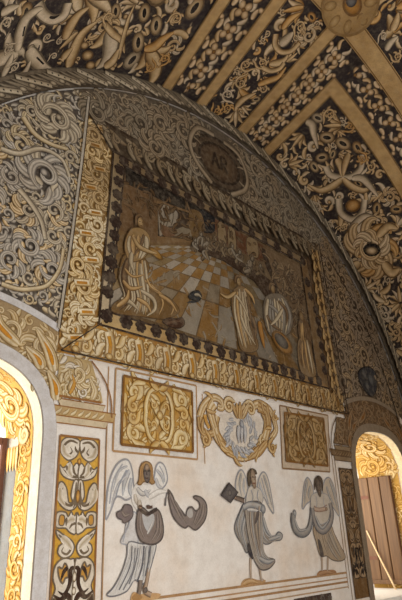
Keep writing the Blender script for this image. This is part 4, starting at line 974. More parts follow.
# ================================================================ pilasters
def pilaster(x0, x1, zt, zb, pals, ground, inkc, frame, label, mirror, cap, slotc):
    w = (x1 - x0) / 2; xm = (x0 + x1) / 2
    e = empty('painted_pilaster', P(xm, 0, zb), label, 'painted pilaster')
    cv = Cv(wall_map, base=.006, step=.0003)
    cv.grid([(x0, zb), (x1, zb), (x1, zt), (x0, zt)], 3, 12, ground)
    A, B = pals; zz = lambda y: zt - (y - 108) / 487 * 1.18
    lo_ = mixc(A['b'], A['s'], .25)
    for s in (-1, 1):
        X = lambda p: (xm + s * p[0] * w * .97, zz(p[1]))
        def cut(pts, c=None, lw=.013): cv.poly(smooth([X(p) for p in pts], 3, True), c or (lambda q: mixc(A['l'], lo_, min(1, abs(q[0] - xm) / w * .8))), A['o'], lw)
        def ln(pts, lw=.011, c=None): cv.ribbon(smooth([X(p) for p in pts], 4), wleaf(lw), [(-1, c or A['o']), (1, c or A['o'])])
        def sh_(pts, lw=.03): cv.ribbon(smooth([X(p) for p in pts], 4), wleaf(lw), [(-1, A['l']), (0, A['s']), (1, A['l'])])
        cut([(0, 122), (.3, 112), (.72, 113), (.97, 132), (.95, 162), (.62, 186), (.28, 180), (.06, 160)]); ln([(.12, 128), (.5, 122), (.8, 142), (.62, 168), (.38, 158), (.5, 142)]); sh_([(.85, 140), (.72, 166), (.4, 176)]); ln([(.06, 160), (.2, 150), (.24, 138)])
        cut([(0, 246), (.5, 247), (.86, 232), (.98, 202), (.8, 212), (.62, 204), (.46, 188), (.3, 206), (.14, 194), (0, 204)]); ln([(.04, 240), (.4, 236), (.8, 216)]); ln([(.3, 206), (.22, 226), (.06, 236)]); sh_([(.46, 196), (.5, 220), (.3, 240)]); ln([(.62, 204), (.6, 222)])
        cut([(.0, 252), (.2, 250), (.3, 276), (.33, 300), (.24, 318), (.42, 320), (.5, 296), (.58, 274), (.8, 256), (.98, 266), (.97, 302), (.8, 330), (.4, 345), (.06, 334), (0, 300)]); ln([(.1, 256), (.13, 300), (.28, 328), (.62, 322), (.82, 296), (.74, 274)]); sh_([(.9, 276), (.86, 306), (.6, 330)]); ln([(.04, 300), (.1, 322), (.2, 338)])
        cut([(0, 352), (.14, 364), (.28, 348), (.42, 364), (.55, 350), (.95, 350), (1, 374), (.95, 396), (.52, 398), (.3, 411), (0, 413)]); cut([(.6, 362), (.82, 360), (.84, 386), (.62, 388)], slotc['b'], .01); ln([(.04, 384), (.2, 386), (.34, 400)]); sh_([(.1, 372), (.3, 372), (.48, 384)]); ln([(.5, 366), (.5, 392)])
        cut([(.96, 402), (.86, 424), (.62, 440), (.78, 450), (.82, 470), (.56, 485), (.2, 479), (.05, 456), (.18, 436), (.55, 420)]); ln([(.84, 416), (.42, 440), (.22, 458), (.4, 474), (.64, 466), (.56, 452)]); sh_([(.7, 424), (.34, 444), (.16, 462)])
        cut([(0, 502), (.2, 489), (.56, 486), (.9, 504), (.98, 540), (.84, 570), (1, 604), (.8, 640), (0, 646)]); cut([(.34, 512), (.48, 500), (.58, 514), (.78, 510), (.7, 540), (.52, 556), (.42, 542), (.28, 538)], slotc['b'], .016); ln([(.34, 512), (.5, 524), (.62, 548)], .016, inkc); ln([(.02, 514), (.18, 520), (.2, 560), (.44, 586), (.72, 576)], .018, inkc); ln([(.06, 610), (.3, 590), (.6, 600), (.94, 584)], .022, inkc)
        cut([(.16, 644), (.34, 614), (.62, 612), (.94, 594), (.94, 650)], inkc, .01); cut([(.1, 650), (.3, 632), (.5, 640), (.7, 620), (.8, 652)], A['l'], .01)
        if zz(660) - .22 > zb: cut([(0, 668), (.3, 660), (.72, 664), (.97, 690), (.9, 720), (.5, 740), (.1, 724)]); ln([(.12, 676), (.5, 672), (.8, 694), (.6, 716), (.38, 706)])
    for y0, hh in ((188, .05), (300, .11), (540, .08), (580, .06)): cv.blob((xm, zz(y0)), w * .1, hh * .5, 0, slotc if y0 < 400 else A, n=10)
    cv.build('ornament_panel', M_FRESCO, e)['label'] = 'panel of mirrored scroll motifs'
    cv = Cv(wall_map, base=.010, step=.0003)
    q = [(x0, zb), (x0, zt), (x1, zt), (x1, zb)]
    for i in range(3): cv.line(smooth([q[i], q[i + 1]], 10), .018, frame)
    for x in (x0 - .075, x1 + .075): cv.line(smooth([(x, zb - .4), (x, zt + .18)], 12), .012, mixc(frame, K(200, 180, 150), .35))
    cv.build('painted_frame', M_FRESCO, e)
    cv = Cv(wall_map, base=.012, step=.0003)
    c1, c2 = cap
    for z0, z1, ex, c in ((zt + .10, zt + .16, .06, c1), (zt + .16, zt + .24, .14, c2), (zt + .24, zt + .30, .02, c1)):
        cv.poly([(x0 - ex, z0), (x1 + ex, z0), (x1 + ex + .03, z1), (x0 - ex - .03, z1)], c, frame, .01)
    n = 7
    for i in range(n): leaf(cv, (x0 - .06 + (x1 - x0 + .12) * i / n, zt + .175), .5, .08, 1.0, .018, B)
    # leafy console above the capital
    zc = zt + .32; Hh = 1.50 - zc
    cp = [(x0 - .06, zc), (x1 + .02, zc)] + ([(x1 + .0, 1.22), (x1 - .08, 1.4), (x1 - .12, 1.5), (x0 - .06, 1.5)] if mirror > 0 else [(x1 + .06, 1.5), (x0 + .12, 1.5), (x0 + .08, 1.4), (x0, 1.22)])
    cv.poly(cp, mixc(B['b'], B['s'], .5))
    fill(cv, cp, [(.1, 300), (.07, 600), (.045, 1200)], [A, B], 14, [(xm - mirror * w * .3, 1.36, .12)], small=.05, gap=.84, ac=True, margin=.85)
    acan(cv, (xm - mirror * w * .3, 1.36), .13, 1, mirror, B, random.Random(2), A)
    for s in (-1, 1): cv.ribbon(smooth([(xm + s * w * .5, zc + .02), (xm + s * w * .62, zc + .1), (xm + s * w * .3, zc + .2)]), wleaf(w * .2), streak(B, s > 0)); 
    cv.ribbon(smooth([(xm - mirror * w * .7, zc + .03), (xm - mirror * w * .5, zc + .12), (xm - mirror * w * .62, zc + .2)]), wleaf(w * .1), [(-1, slotc['o']), (-.6, slotc['b']), (.6, slotc['b']), (1, slotc['o'])])
    cv.line(smooth([(x0 - .04, zc), (x1 - .0, zc)], 4), .02, frame)
    qa = (x1 + .02 if mirror > 0 else x0 - .02)
    cv.line(smooth([(qa - mirror * .14, 1.50), (qa + mirror * .0, 1.36), (qa + mirror * .08, 1.2), (qa + mirror * .1, 1.02)]), .014, frame)
    cv.build('capital', M_FRESCO, e)['label'] = 'moulded capital topped by a leafy console'
    return e
PA = (PAL((70, 52, 40), (176, 160, 132), (216, 206, 188), (232, 224, 210)), PAL((120, 92, 52), (176, 146, 94), (206, 186, 142), (222, 208, 176)))
PR = (PAL((52, 38, 28), (106, 82, 56), (144, 116, 84), (164, 138, 106)), PAL((60, 44, 30), (100, 76, 50), (130, 102, 70), (148, 122, 90)))
pilaster(2.53, 2.92, .82, -.66, PA, lambda s, t: mixc(K(208, 160, 62), K(214, 168, 72), s), K(62, 44, 34), K(150, 104, 58), 'painted pilaster with white motifs on yellow beside the bright window', 1, (K(206, 190, 160), K(190, 160, 110)), PAL((90, 60, 30), (170, 120, 50), (200, 150, 70), (220, 170, 90)))
pilaster(6.83, 7.17, .80, -.75, PR, lambda s, t: K(112, 82, 46), K(40, 30, 24), K(92, 68, 46), 'painted pilaster with dark brown motifs beside the shuttered window', -1, (K(140, 118, 90), K(116, 92, 64)), PAL((40, 28, 20), (86, 60, 34), (106, 76, 44), (116, 86, 54)))

# ================================================================ panels and cartouche
def panel(qo, qi, pals, ground, white, line, label, seed):
    e = empty('ornamental_panel', P((qo[0][0] + qo[2][0]) / 2, 0, qo[0][1]), label, 'painted panel')
    cv = Cv(wall_map, base=.006, step=.0003)
    cv.grid(qo, 6, 6, white)
    for i in range(4): cv.line(smooth([qo[i], qo[(i + 1) % 4]], 8), .02, line)
    cv.build('plain_margin', M_FIG, e)['label'] = 'plain pale margin'
    cv = Cv(wall_map, base=.010, step=.0003)
    cv.grid(qi, 8, 8, ground)
    m = lerp(lerp(qi[0], qi[1], .5), lerp(qi[3], qi[2], .5), .5); hw = abs(qi[1][0] - qi[0][0]) / 2; hh = abs(qi[3][1] - qi[0][1]) / 2
    A, B = pals
    fill(cv, [qi[0], qi[1], qi[2], qi[3]], [(.07, 500), (.05, 1200), (.035, 1500)], pals, seed, small=.09, gap=.9, margin=1.0)
    for s in (-1, 1):
        for t in (-1, 1):
            scroll(cv, (m[0] + s * hw * .68, m[1] + t * hh * .62), hw * .3, 2 + s, s * t, A, 1.3, .38, 6, 1.0)
            scroll(cv, (m[0] + s * hw * .72, m[1] + t * hh * .16), hw * .22, 1 + t, -s * t, B, 1.2, .4, 5, .9)
            leaf(cv, (m[0] + s * hw * .4, m[1] + t * hh * .92), math.pi / 2 * (1 - 1) + (0 if s > 0 else math.pi), hw * .4, -s * t * 1.2, hw * .08, A); leaf(cv, (m[0] + s * hw * .95, m[1] + t * hh * .5), -t * 1.57, hw * .36, s * t * .9, hw * .08, B)
            cv.ribbon(smooth([(m[0], m[1] + t * hh * .86), (m[0] + s * hw * .26, m[1] + t * hh * .7), (m[0] + s * hw * .38, m[1] + t * hh * .3), (m[0] + s * hw * .38, m[1])]), wtaper(hw * .05, hw * .07), prof(A, s * t > 0))
            leaf(cv, (m[0] + s * hw * .04, m[1]), t * 1.57 - s * t * .3, hh * .6, -s * t * .9, hw * .1, A, s > 0); scroll(cv, (m[0] + s * hw * .17, m[1] + t * hh * .3), hw * .12, 0, s * t, B, 1.1, .34, 2, .6)
            leaf(cv, (m[0] + s * hw * .02, m[1] + t * hh * .8), t * 1.57 - s * t * 1.1, hw * .36, s * t * 1.2, hw * .09, B)
    cv.blob(m, hw * .1, hh * .16, 0, A)
    for i in range(4): cv.line(smooth([qi[i], qi[(i + 1) % 4]], 8), .024, K(132, 92, 44))
    cv.build('ornament', M_FRESCO, e)['label'] = 'gold scroll ornament'
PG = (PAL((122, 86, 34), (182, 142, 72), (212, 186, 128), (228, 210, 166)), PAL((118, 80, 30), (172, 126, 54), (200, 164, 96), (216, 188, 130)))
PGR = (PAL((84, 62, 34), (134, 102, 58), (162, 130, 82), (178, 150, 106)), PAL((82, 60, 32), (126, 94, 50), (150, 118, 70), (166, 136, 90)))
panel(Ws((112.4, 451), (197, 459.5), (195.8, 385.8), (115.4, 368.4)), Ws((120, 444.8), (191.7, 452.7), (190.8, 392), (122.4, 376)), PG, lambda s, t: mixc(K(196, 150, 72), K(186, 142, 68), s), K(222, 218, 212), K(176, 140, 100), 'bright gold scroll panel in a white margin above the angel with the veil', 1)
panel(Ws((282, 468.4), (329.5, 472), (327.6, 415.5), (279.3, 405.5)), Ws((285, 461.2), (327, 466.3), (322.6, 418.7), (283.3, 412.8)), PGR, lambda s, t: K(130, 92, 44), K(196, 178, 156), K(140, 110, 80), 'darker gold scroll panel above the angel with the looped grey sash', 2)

ca = empty('painted_cartouche', P(4.8, 0, .72), 'gold scrolled cartouche with a blue grey wreath between the two gold panels', 'cartouche')
CG = PAL((112, 80, 40), (172, 134, 80), (206, 178, 128), (224, 206, 170)); CG2 = PAL((108, 76, 36), (160, 118, 62), (190, 154, 98), (208, 180, 132))
def cq(tx, ty): return W((192 + tx / 4.37, 385 + ty / 4.37))
cv = Cv(wall_map, base=.006, step=.0003)
cv.poly(smooth([cq(*p) for p in ((112, 140), (150, 128), (210, 132), (265, 132), (305, 150), (312, 190), (296, 240), (262, 282), (225, 306), (180, 290), (140, 250), (112, 200))], 4, True), K(218, 208, 194))
cv.build('shield_field', M_FIG, ca)['label'] = 'white field of the cartouche'
cv = Cv(wall_map, base=.010, step=.0003); BG = [PAL((138, 140, 148), (156, 158, 164), (176, 178, 182), (196, 196, 196)), PAL((146, 146, 152), (166, 166, 170), (186, 186, 188), (202, 200, 198))]
rnd = random.Random(6); BG2 = [PAL((122, 124, 130), (146, 148, 154), (168, 170, 174), (188, 188, 188)), PAL((134, 134, 138), (158, 158, 162), (178, 178, 180), (196, 194, 192))]
for i in range(64):
    a = 2 * math.pi * i / 64 + rnd.uniform(-.1, .1); kx, ky = rnd.choice((38, 50, 60)), rnd.choice((56, 70, 82)); c = (212 + kx * math.cos(a), 218 - ky * math.sin(a))
    if c[1] < 150 and abs(c[0] - 212) < 22: continue
    leaf(cv, cq(*c), a + rnd.uniform(.4, 1.3), .085, rnd.uniform(-1.2, 1.2), .02, BG2[i % 2])
for tx in (200, 212, 224): cv.ribbon(smooth([cq(*p) for p in ((tx, 178), (tx + (tx - 212) * .25, 215), (tx, 256))]), wleaf(.03), prof(BG2[1]))
cv.blob(cq(212, 172), .035, .045, 0, BG2[0])
cv.build('wreath', M_FIG, ca)['label'] = 'blue grey leafy wreath'
cv = Cv(wall_map, base=.014, step=.0003)
def cr(pts, w0, w1, pal=CG, fl=False, wl=False):
    cv.ribbon(smooth([cq(*p) for p in pts]), wleaf(w0) if wl else wtaper(w0, w1), streak(pal, fl))
k = 1 / 4.37 * .0136
cr([(100, 130), (94, 170), (104, 220), (140, 270), (190, 308), (222, 318)], .075, .05); cr([(312, 120), (326, 165), (318, 220), (300, 262), (262, 300), (222, 318)], .075, .05, CG, True)
cr([(30, 140), (48, 90), (88, 56), (122, 70), (128, 100), (108, 96)], .05, .04); cr([(30, 140), (36, 190), (60, 216), (90, 210)], .05, .04, CG2); cr([(52, 130), (58, 160), (72, 190)], .03, .02, PAL((112, 80, 40), (190, 140, 60), (206, 158, 80), (214, 170, 96)))
cr([(92, 80), (76, 110), (84, 150), (96, 190)], .07, .05, CG, True); cr([(268, 90), (296, 84), (336, 110), (356, 160), (362, 200), (340, 236)], .055, .04); cr([(284, 96), (318, 116), (330, 160), (330, 200)], .07, .05, CG2, True)
scroll(cv, cq(158, 92), .125, 1.0, 1, CG, 1.5, .28, 0, .5); scroll(cv, cq(252, 104), .12, 2.2, -1, CG, 1.5, .28, 0, .5)
scroll(cv, cq(56, 240), .1, 1, -1, CG2, 1.3, .3, 3, .7); scroll(cv, cq(348, 274), .11, 2, 1, CG2, 1.3, .3, 3, .7); scroll(cv, cq(306, 248), .09, 2, 1, CG, 1.3, .3, 3, .6); scroll(cv, cq(360, 140), .08, 2, 1, CG2, 1.2, .3, 2, .6)
for a, b in (((108, 214), (170, 300)), ((120, 250), (200, 320)), ((300, 270), (240, 325)), ((322, 250), (270, 320))): cr([a, ((a[0] + b[0]) / 2 - 6, (a[1] + b[1]) / 2 + 8), b], .05, .03, CG2, False, True)
for tx in (184, 196, 218, 230): cr([(206 + (tx - 206) * .3, 146), (tx, 112), (tx + (tx - 206) * .6, 78)], .04, .03, CG if tx % 4 else CG2, tx > 206, True)
cr([(206, 150), (206, 116), (206, 74)], .042, .03, CG2, False, True)
for q_ in ((60, 110), (44, 150), (330, 130), (345, 190), (120, 270), (290, 290), (180, 318), (255, 318), (88, 62), (300, 78)): leaf(cv, cq(*q_), q_[0] * .1, .16, 1.2, .026, CG2)
cv.build('scroll_frame', M_FRESCO, ca)['label'] = 'gold scrolled strapwork'

# thin ruled lines on the plaster
ol = K(186, 148, 108)
for pts, w_, c_, lb in (([(3.0, 1.49), (3.0, .3), (3.0, -.62)], .014, ol, 'thin ochre upright line beside the wing of the angel with the veil'), ([(6.70, 1.45), (6.70, .3), (6.70, -.62)], .014, K(150, 118, 88), 'thin brown upright line between the angel with the sash and the brown pilaster'), ([(4.24, 1.42), (4.24, 1.0), (4.24, .7)], .012, ol, 'thin ochre upright line between the bright gold panel and the cartouche')):
    cv = Cv(wall_map, base=.004, step=.0003); cv.line(smooth(pts), w_, c_); tag(cv.build('ruled_line', M_FRESCO), lb, 'painted line')
cv = Cv(wall_map, base=.005, step=.0003)
for z, w, c in ((-.445, .022, K(176, 138, 96)), (-.50, .014, K(186, 150, 110)), (-.545, .022, K(166, 128, 88)), (-.60, .014, K(186, 156, 120))): cv.line(smooth([(3.02, z), (6.70, z)], 24), w, c)
tag(cv.build('painted_base_moulding', M_FRESCO), 'pair of ochre ruled mouldings running under the feet of the three angels', 'painted moulding')
dp = empty('painted_dado_panel', P(6.0, 0, -.9), 'dark brown painted dado panel under the ochre mouldings', 'painted panel')
cv = Cv(wall_map, base=.005, step=.0003)
cv.grid([(5.55, -.9), (6.3, -.9), (6.3, -.63), (5.55, -.63)], 6, 3, K(76, 60, 52)); 
fill(cv, [(5.55, -.9), (6.3, -.9), (6.3, -.63), (5.55, -.63)], [(.08, 300), (.05, 500)], [PAL((40, 32, 30), (66, 58, 56), (92, 86, 84), (112, 104, 98))], 5, small=.04, margin=.9)
cv.build('field', M_FRESCO, dp)

# ================================================================ the three angels
LINEC = K(152, 152, 156); WHITE = K(226, 223, 218); DRAP = PAL((128, 126, 128), (158, 156, 156), (188, 186, 182), (210, 206, 200))
GREYB = PAL((82, 74, 72), (108, 98, 94), (130, 118, 112), (150, 138, 130))
def shapes(name, parent, base, items, label=None, mat=None):
    cv = Cv(wall_map, base=base, step=.0003)
    for it in items:
        k = it[0]
        if k == 'p': cv.poly(smooth(Ws(*it[1]), 4, True), it[2], it[3] if len(it) > 3 else None, it[4] if len(it) > 4 else .012)
        elif k == 'q': cv.poly(Ws(*it[1]), it[2], it[3] if len(it) > 3 else None, it[4] if len(it) > 4 else .012)
        elif k == 'l': cv.line(smooth(Ws(*it[1]), 5), it[2], it[3])
        elif k == 'r': cv.ribbon(smooth(Ws(*it[1]), 5), wleaf(wr(it[1][1], it[2])), prof(it[3]))
        elif k == 't': cv.ribbon(smooth(Ws(*it[1]), 5), wtaper(wr(it[1][0], it[2]), wr(it[1][-1], it[3])), prof(it[4]))
        elif k == 'd': drape(cv, it[1], it[2], it[3], wr(it[1][0], it[4]), it[5], rnd=random.Random(len(it[1]) * 7 + it[3]))
        elif k == 'b': cv.blob(W(it[1]), wr(it[1], it[2]), wr(it[1], it[3]), it[4], it[5], n=18, rim=it[6] if len(it) > 6 else .14)
    o = cv.build(name, mat or M_FIG, parent)
    if label: o['label'] = label
    return o
SK1 = PAL((96, 78, 62), (134, 112, 92), (160, 136, 114), (178, 156, 134)); SKD = PAL((70, 62, 60), (92, 84, 82), (112, 102, 98), (126, 114, 106)); HAIRB = PAL((104, 76, 46), (140, 104, 64), (166, 128, 82), (178, 142, 98)); HAIRD = PAL((62, 54, 48), (84, 72, 62), (102, 88, 74), (112, 98, 82))
MOUND = PAL((140, 104, 62), (166, 128, 82), (188, 150, 104), (200, 168, 126))
SK2 = PAL((138, 118, 98), (160, 140, 120), (180, 160, 140), (190, 172, 154))
FE = K(166, 168, 174); FE2 = K(150, 154, 162)
# angel with the veil
a1 = empty('painted_angel', P(W((140, 596))[0], 0, W((140, 596))[1]), 'painted angel in white with a brown apron and a veil trailing beside it', 'angel')
shapes('wing', a1, .006, [('p', [(133, 484), (132, 472), (129, 462), (124, 459.5), (117, 464), (111, 475), (107, 492), (105, 519), (110, 511), (115, 498), (120, 497), (126, 500), (134, 494)], WHITE, LINEC, .018),
    ('r', [(127, 466), (118, 472), (112, 492)], 1.2, BG[0]), ('r', [(129, 470), (124, 482), (122, 496)], 2.6, BG[0]), ('r', [(126, 476), (117, 486), (110, 508)], 1.4, BG[1]), ('r', [(131, 478), (129, 490), (133, 500)], 2.2, BG[0]), ('l', [(122, 464), (113, 480), (109, 504)], .014, FE), ('l', [(126, 470), (119, 484), (115, 498)], .014, FE2)], 'left wing with blue grey feathers')
shapes('wing', a1, .006, [('p', [(152, 488), (154, 476), (156, 466), (160, 462.5), (164.5, 467), (167, 478), (165, 485), (160, 490), (155, 494)], WHITE, LINEC, .016),
    ('r', [(156, 470), (161, 476), (163, 484)], 1.6, BG[0]), ('r', [(155, 478), (158, 486), (162, 488)], 2, BG[1]), ('l', [(159, 466), (163, 474), (164, 482)], .012, FE)], 'right wing')
shapes('robe', a1, .010, [('p', [(134, 486), (139, 483), (145, 485), (152, 483), (158, 489), (167, 490), (168, 496), (158, 500), (152, 508), (140, 512), (133, 506), (131, 496)], K(224, 220, 214), None),
    ('r', [(136, 488), (142, 494), (150, 490)], 2.4, DRAP), ('r', [(134, 494), (136, 502), (142, 508)], 2.2, PAL((150, 140, 128), (176, 166, 152), (200, 190, 176), (214, 206, 194))), ('r', [(144, 490), (148, 496), (154, 492)], 2, BG[1]), ('r', [(148, 498), (158, 492), (166, 492)], 2.6, PAL((170, 164, 156), (204, 198, 190), (222, 218, 212), (230, 227, 222))), ('r', [(138, 500), (140, 510), (146, 512)], 3, PAL((140, 128, 114), (170, 158, 142), (196, 184, 168), (206, 196, 182)))])
shapes('skirt', a1, .010, [('p', [(132, 512), (127, 528), (120, 542), (128, 545), (136, 547), (138, 520)], K(206, 204, 202), FE, .012),
    ('p', [(128, 542), (126, 556), (121, 572), (113, 587), (106, 595), (114, 596), (126, 591), (134, 580), (142, 584), (147, 576), (152, 560), (155, 543), (142, 544)], K(214, 212, 208), K(118, 118, 122), .012),
    ('d', [(129, 544), (126, 560), (112, 592)], [(154, 545), (150, 562), (142, 582)], 12, .8, [DRAP, PAL((150, 150, 152), (176, 176, 176), (204, 202, 200), (220, 218, 214))]), ('r', [(140, 546), (138, 562), (133, 580)], 1.4, DRAP), ('r', [(146, 546), (145, 562), (142, 580)], 2.4, PAL((104, 104, 108), (140, 140, 142), (170, 170, 168), (196, 194, 190))), ('r', [(151, 546), (150, 560), (147, 572)], 1.8, DRAP), ('l', [(131, 546), (129, 566), (118, 590)], .012, K(116, 116, 120)), ('l', [(134, 548), (132, 570), (122, 590)], .012, K(130, 130, 134)), ('l', [(137, 548), (134, 566), (128, 584)], .012, K(110, 110, 114)), ('l', [(143, 546), (141, 566), (136, 582)], .016, K(96, 96, 102)), ('l', [(149, 546), (147, 562), (144, 576)], .016, K(100, 100, 104)), ('l', [(126, 520), (124, 534), (122, 542)], .012, FE)])
shapes('apron', a1, .016, [('p', [(137, 510), (142, 508), (148, 513), (154, 509), (159, 513), (162, 526), (161, 538), (154, 544), (146, 544), (139, 540), (135, 528)], K(130, 117, 110), K(84, 76, 74), .016),
    ('p', [(141, 514), (146, 517), (152, 514), (153, 522), (148, 532), (143, 526)], K(184, 184, 184)), ('r', [(139, 514), (139, 528), (144, 540)], 1.6, GREYB), ('r', [(156, 514), (156, 530), (150, 541)], 2, GREYB), ('r', [(159, 518), (159, 532), (154, 541)], 1.4, GREYB), ('r', [(146, 534), (150, 526), (152, 520)], 1.4, DRAP), ('l', [(138, 509), (146, 514), (156, 509)], .03, K(72, 62, 58))], 'grey brown gathered apron')
shapes('sleeve', a1, .014, [('p', [(130, 506), (124, 505), (121, 510), (116, 513), (117, 518), (121, 520), (123, 523), (129, 520), (132, 514)], K(122, 110, 108), K(92, 84, 84), .012), ('r', [(121, 512), (124, 516), (129, 514)], 1.6, GREYB)], 'brown cuff')
shapes('veil', a1, .010, [('p', [(167, 491), (171, 494), (175, 503), (182, 512), (185, 516), (187, 509), (191, 507), (195, 511), (199, 508), (198, 502), (193, 498), (195, 496), (201, 498), (205.5, 504), (206, 513), (203, 522), (195, 530), (188, 526), (184, 528), (177, 523), (171, 513)], K(132, 121, 116), K(92, 84, 82), .016),
    ('r', [(169, 494), (175, 508), (182, 522)], 1.8, GREYB), ('r', [(173, 500), (180, 512), (186, 524)], 1.6, PAL((82, 76, 74), (100, 92, 88), (118, 108, 104), (134, 124, 118))), ('r', [(203, 504), (201, 516), (194, 527)], 2, GREYB), ('r', [(198, 510), (195, 518), (192, 526)], 1.6, GREYB), ('p', [(187, 510), (191, 509), (192, 516), (189, 518), (186, 515)], K(176, 172, 168)), ('l', [(166, 492), (165, 500), (164.5, 506)], .02, K(110, 106, 106))], 'grey brown veil trailing off to the side')
shapes('foot', a1, .014, [('t', [(139.5, 580), (139, 588), (137.5, 594)], 2.6, 2.2, PAL((84, 74, 70), (104, 92, 86), (124, 110, 100), (138, 124, 112)))]); shapes('foot', a1, .014, [('t', [(148, 568), (145.5, 582), (144, 591), (150, 595)], 2.2, 2.4, SK1), ('b', (144.5, 590), 2.6, 2.4, 0, SKD)])
shapes('mound', a1, .008, [('p', [(130, 598), (133, 592), (140, 594), (150, 593), (160, 594), (156, 599), (146, 600), (138, 603), (131, 603)], K(196, 158, 112)), ('p', [(131, 598), (136, 593), (142, 597), (136, 602)], K(168, 128, 82))], 'ochre mound of earth')
_h = shapes('head', a1, .019, [('b', (145.6, 473.6), 4.1, 8.2, .05, SKD, .1), ('b', (145.6, 467.6), 2.8, 2.6, 0, SK1, .1), ('l', [(142, 471.5), (143.6, 471), (144.6, 471.6)], .012, K(50, 42, 40)), ('l', [(146.4, 471.6), (147.6, 471), (149, 471.5)], .012, K(50, 42, 40)), ('l', [(145.6, 471), (145.2, 474.5), (146, 475.2)], .01, K(64, 54, 50)), ('l', [(143.8, 478), (145.3, 478.5), (147, 478)], .012, K(74, 50, 46))], 'darkened face')
shapes('hair', _h, .016, [('p', [(136.5, 484), (138.4, 479), (138.8, 470), (141, 464), (145.5, 461.8), (150, 464.4), (151.6, 471), (151.4, 478), (153.6, 482.5), (150.5, 484.5), (148, 482), (142.5, 482), (139.5, 485)], K(166, 132, 88), K(128, 96, 58), .01), ('r', [(140, 466), (139, 475), (138, 483)], 1.2, HAIRB), ('r', [(150.4, 466), (151, 475), (152.6, 482)], 1.2, HAIRB), ('r', [(141.5, 468), (140.6, 476), (140.5, 483)], 1, HAIRB)], 'light brown shoulder length hair')
shapes('hand', a1, .020, [('b', (139, 507), 2.2, 1.8, 0, SK1), ('l', [(138, 506), (139, 506.6), (141, 506.4)], .01, K(90, 70, 60))]); shapes('hand', a1, .020, [('b', (147, 507), 2.4, 1.8, 0, SKD), ('l', [(145, 508), (148, 508.5), (151, 507.5)], .012, K(90, 70, 60)), ('l', [(145, 506.4), (148, 507), (151, 506.2)], .012, K(90, 70, 60))])
SB = [PAL((108, 102, 98), (134, 126, 118), (162, 152, 140), (182, 172, 158)), PAL((104, 106, 110), (130, 132, 134), (158, 158, 156), (182, 178, 172)), PAL((88, 80, 76), (116, 106, 98), (146, 134, 120), (168, 154, 138))]
# angel with the book
a2 = empty('painted_angel', P(W((254, 580))[0], 0, W((254, 580))[1]), 'painted angel in blue grey robes holding up a dark square book, under the cartouche', 'angel')
BLUE = PAL((96, 98, 104), (124, 126, 130), (154, 154, 152), (180, 176, 170)); BROB = PAL((92, 82, 74), (126, 114, 102), (156, 142, 128), (178, 164, 148)); W2 = K(206, 196, 182)
shapes('wing', a2, .006, [('p', [(247, 492), (246, 480), (243, 472), (240, 470), (236.5, 476), (235, 486), (237, 497), (242, 500)], W2, LINEC, .018), ('r', [(241, 473), (239, 484), (241, 496)], 1.3, BLUE), ('r', [(244, 478), (243, 488), (245, 496)], 1.2, BG[0])], 'left wing')
shapes('wing', a2, .006, [('p', [(257, 488), (259, 477), (263, 472), (267, 477), (270, 490), (273.4, 513), (268, 506), (264, 498), (260, 496)], W2, LINEC, .018), ('r', [(263, 475), (267, 488), (272, 508)], 1.2, BLUE), ('l', [(261, 478), (264, 490), (268, 504)], .016, FE2), ('r', [(259, 482), (261, 490), (265, 497)], 1.4, BG[0])], 'right wing')
shapes('drapery', a2, .008, [('p', [(244, 504), (239, 512), (234, 526), (236, 536), (242, 545), (246, 553), (250, 544), (248, 520)], K(144, 142, 140), K(92, 92, 96), .012), ('p', [(260, 502), (263, 511), (262, 524), (267, 533), (273, 537), (278, 532), (282, 535), (280, 540), (273, 541), (268, 544), (262, 542), (258, 524)], K(160, 156, 150), K(96, 96, 100), .012), ('d', [(243, 505), (236, 524), (238, 538), (245, 551)], [(247, 508), (246, 524), (248, 538), (249, 546)], 7, .9, SB), ('d', [(261, 506), (262, 524), (268, 536), (280, 534)], [(260, 512), (259, 528), (266, 542), (279, 539)], 6, .9, SB), ('r', [(242, 508), (237, 524), (240, 540)], 1.2, BLUE), ('r', [(246, 512), (242, 530), (246, 548)], 1.8, BLUE), ('r', [(262, 516), (266, 530), (272, 538)], 1.8, BLUE), ('r', [(268, 540), (274, 538), (280, 536)], 1.6, BLUE), ('r', [(261, 524), (263, 536), (268, 542)], 1.4, BLUE)], 'blue grey fluttering cloth')
shapes('robe', a2, .012, [('p', [(247, 490), (251, 486), (256, 487), (261, 492), (261, 503), (246, 505)], K(202, 194, 182), LINEC, .01), ('p', [(244, 504), (259, 502), (261, 512), (260, 526), (261, 542), (264, 556), (274, 560), (270, 567), (264, 570), (258, 568), (252, 556), (248, 540), (245, 520)], K(156, 144, 132), K(96, 88, 84), .014),
    ('d', [(245, 506), (247, 530), (254, 560), (262, 568)], [(260, 504), (261, 526), (263, 552), (273, 561)], 13, .9, SB),
    ('r', [(249, 508), (250, 530), (256, 556)], 1.4, BROB), ('r', [(254, 508), (255, 530), (260, 560)], 2.2, PAL((86, 78, 72), (116, 104, 94), (142, 128, 114), (162, 148, 132))), ('r', [(258, 506), (258, 526), (259, 548)], 1.6, BROB), ('r', [(258, 558), (266, 562), (273, 560)], 2, BLUE), ('l', [(250, 490), (252, 497), (250, 503)], .012, FE2), ('l', [(257, 490), (256, 497), (258, 502)], .012, FE2),
    ('p', [(246.5, 543), (249, 546), (252, 557), (250.5, 559), (247, 552)], K(62, 58, 62)), ('p', [(255, 513), (258, 511), (257, 519), (253.5, 524)], K(84, 76, 76))], 'brown grey robe over a white bodice')
shapes('sash', a2, .017, [('t', [(242, 508), (248, 505), (256, 506), (262, 509)], 2.4, 3.0, BLUE), ('b', (262, 509), 3, 3.4, 0, BLUE), ('r', [(246, 510), (252, 510), (260, 512)], 1.4, DRAP)], 'blue grey knotted sash')
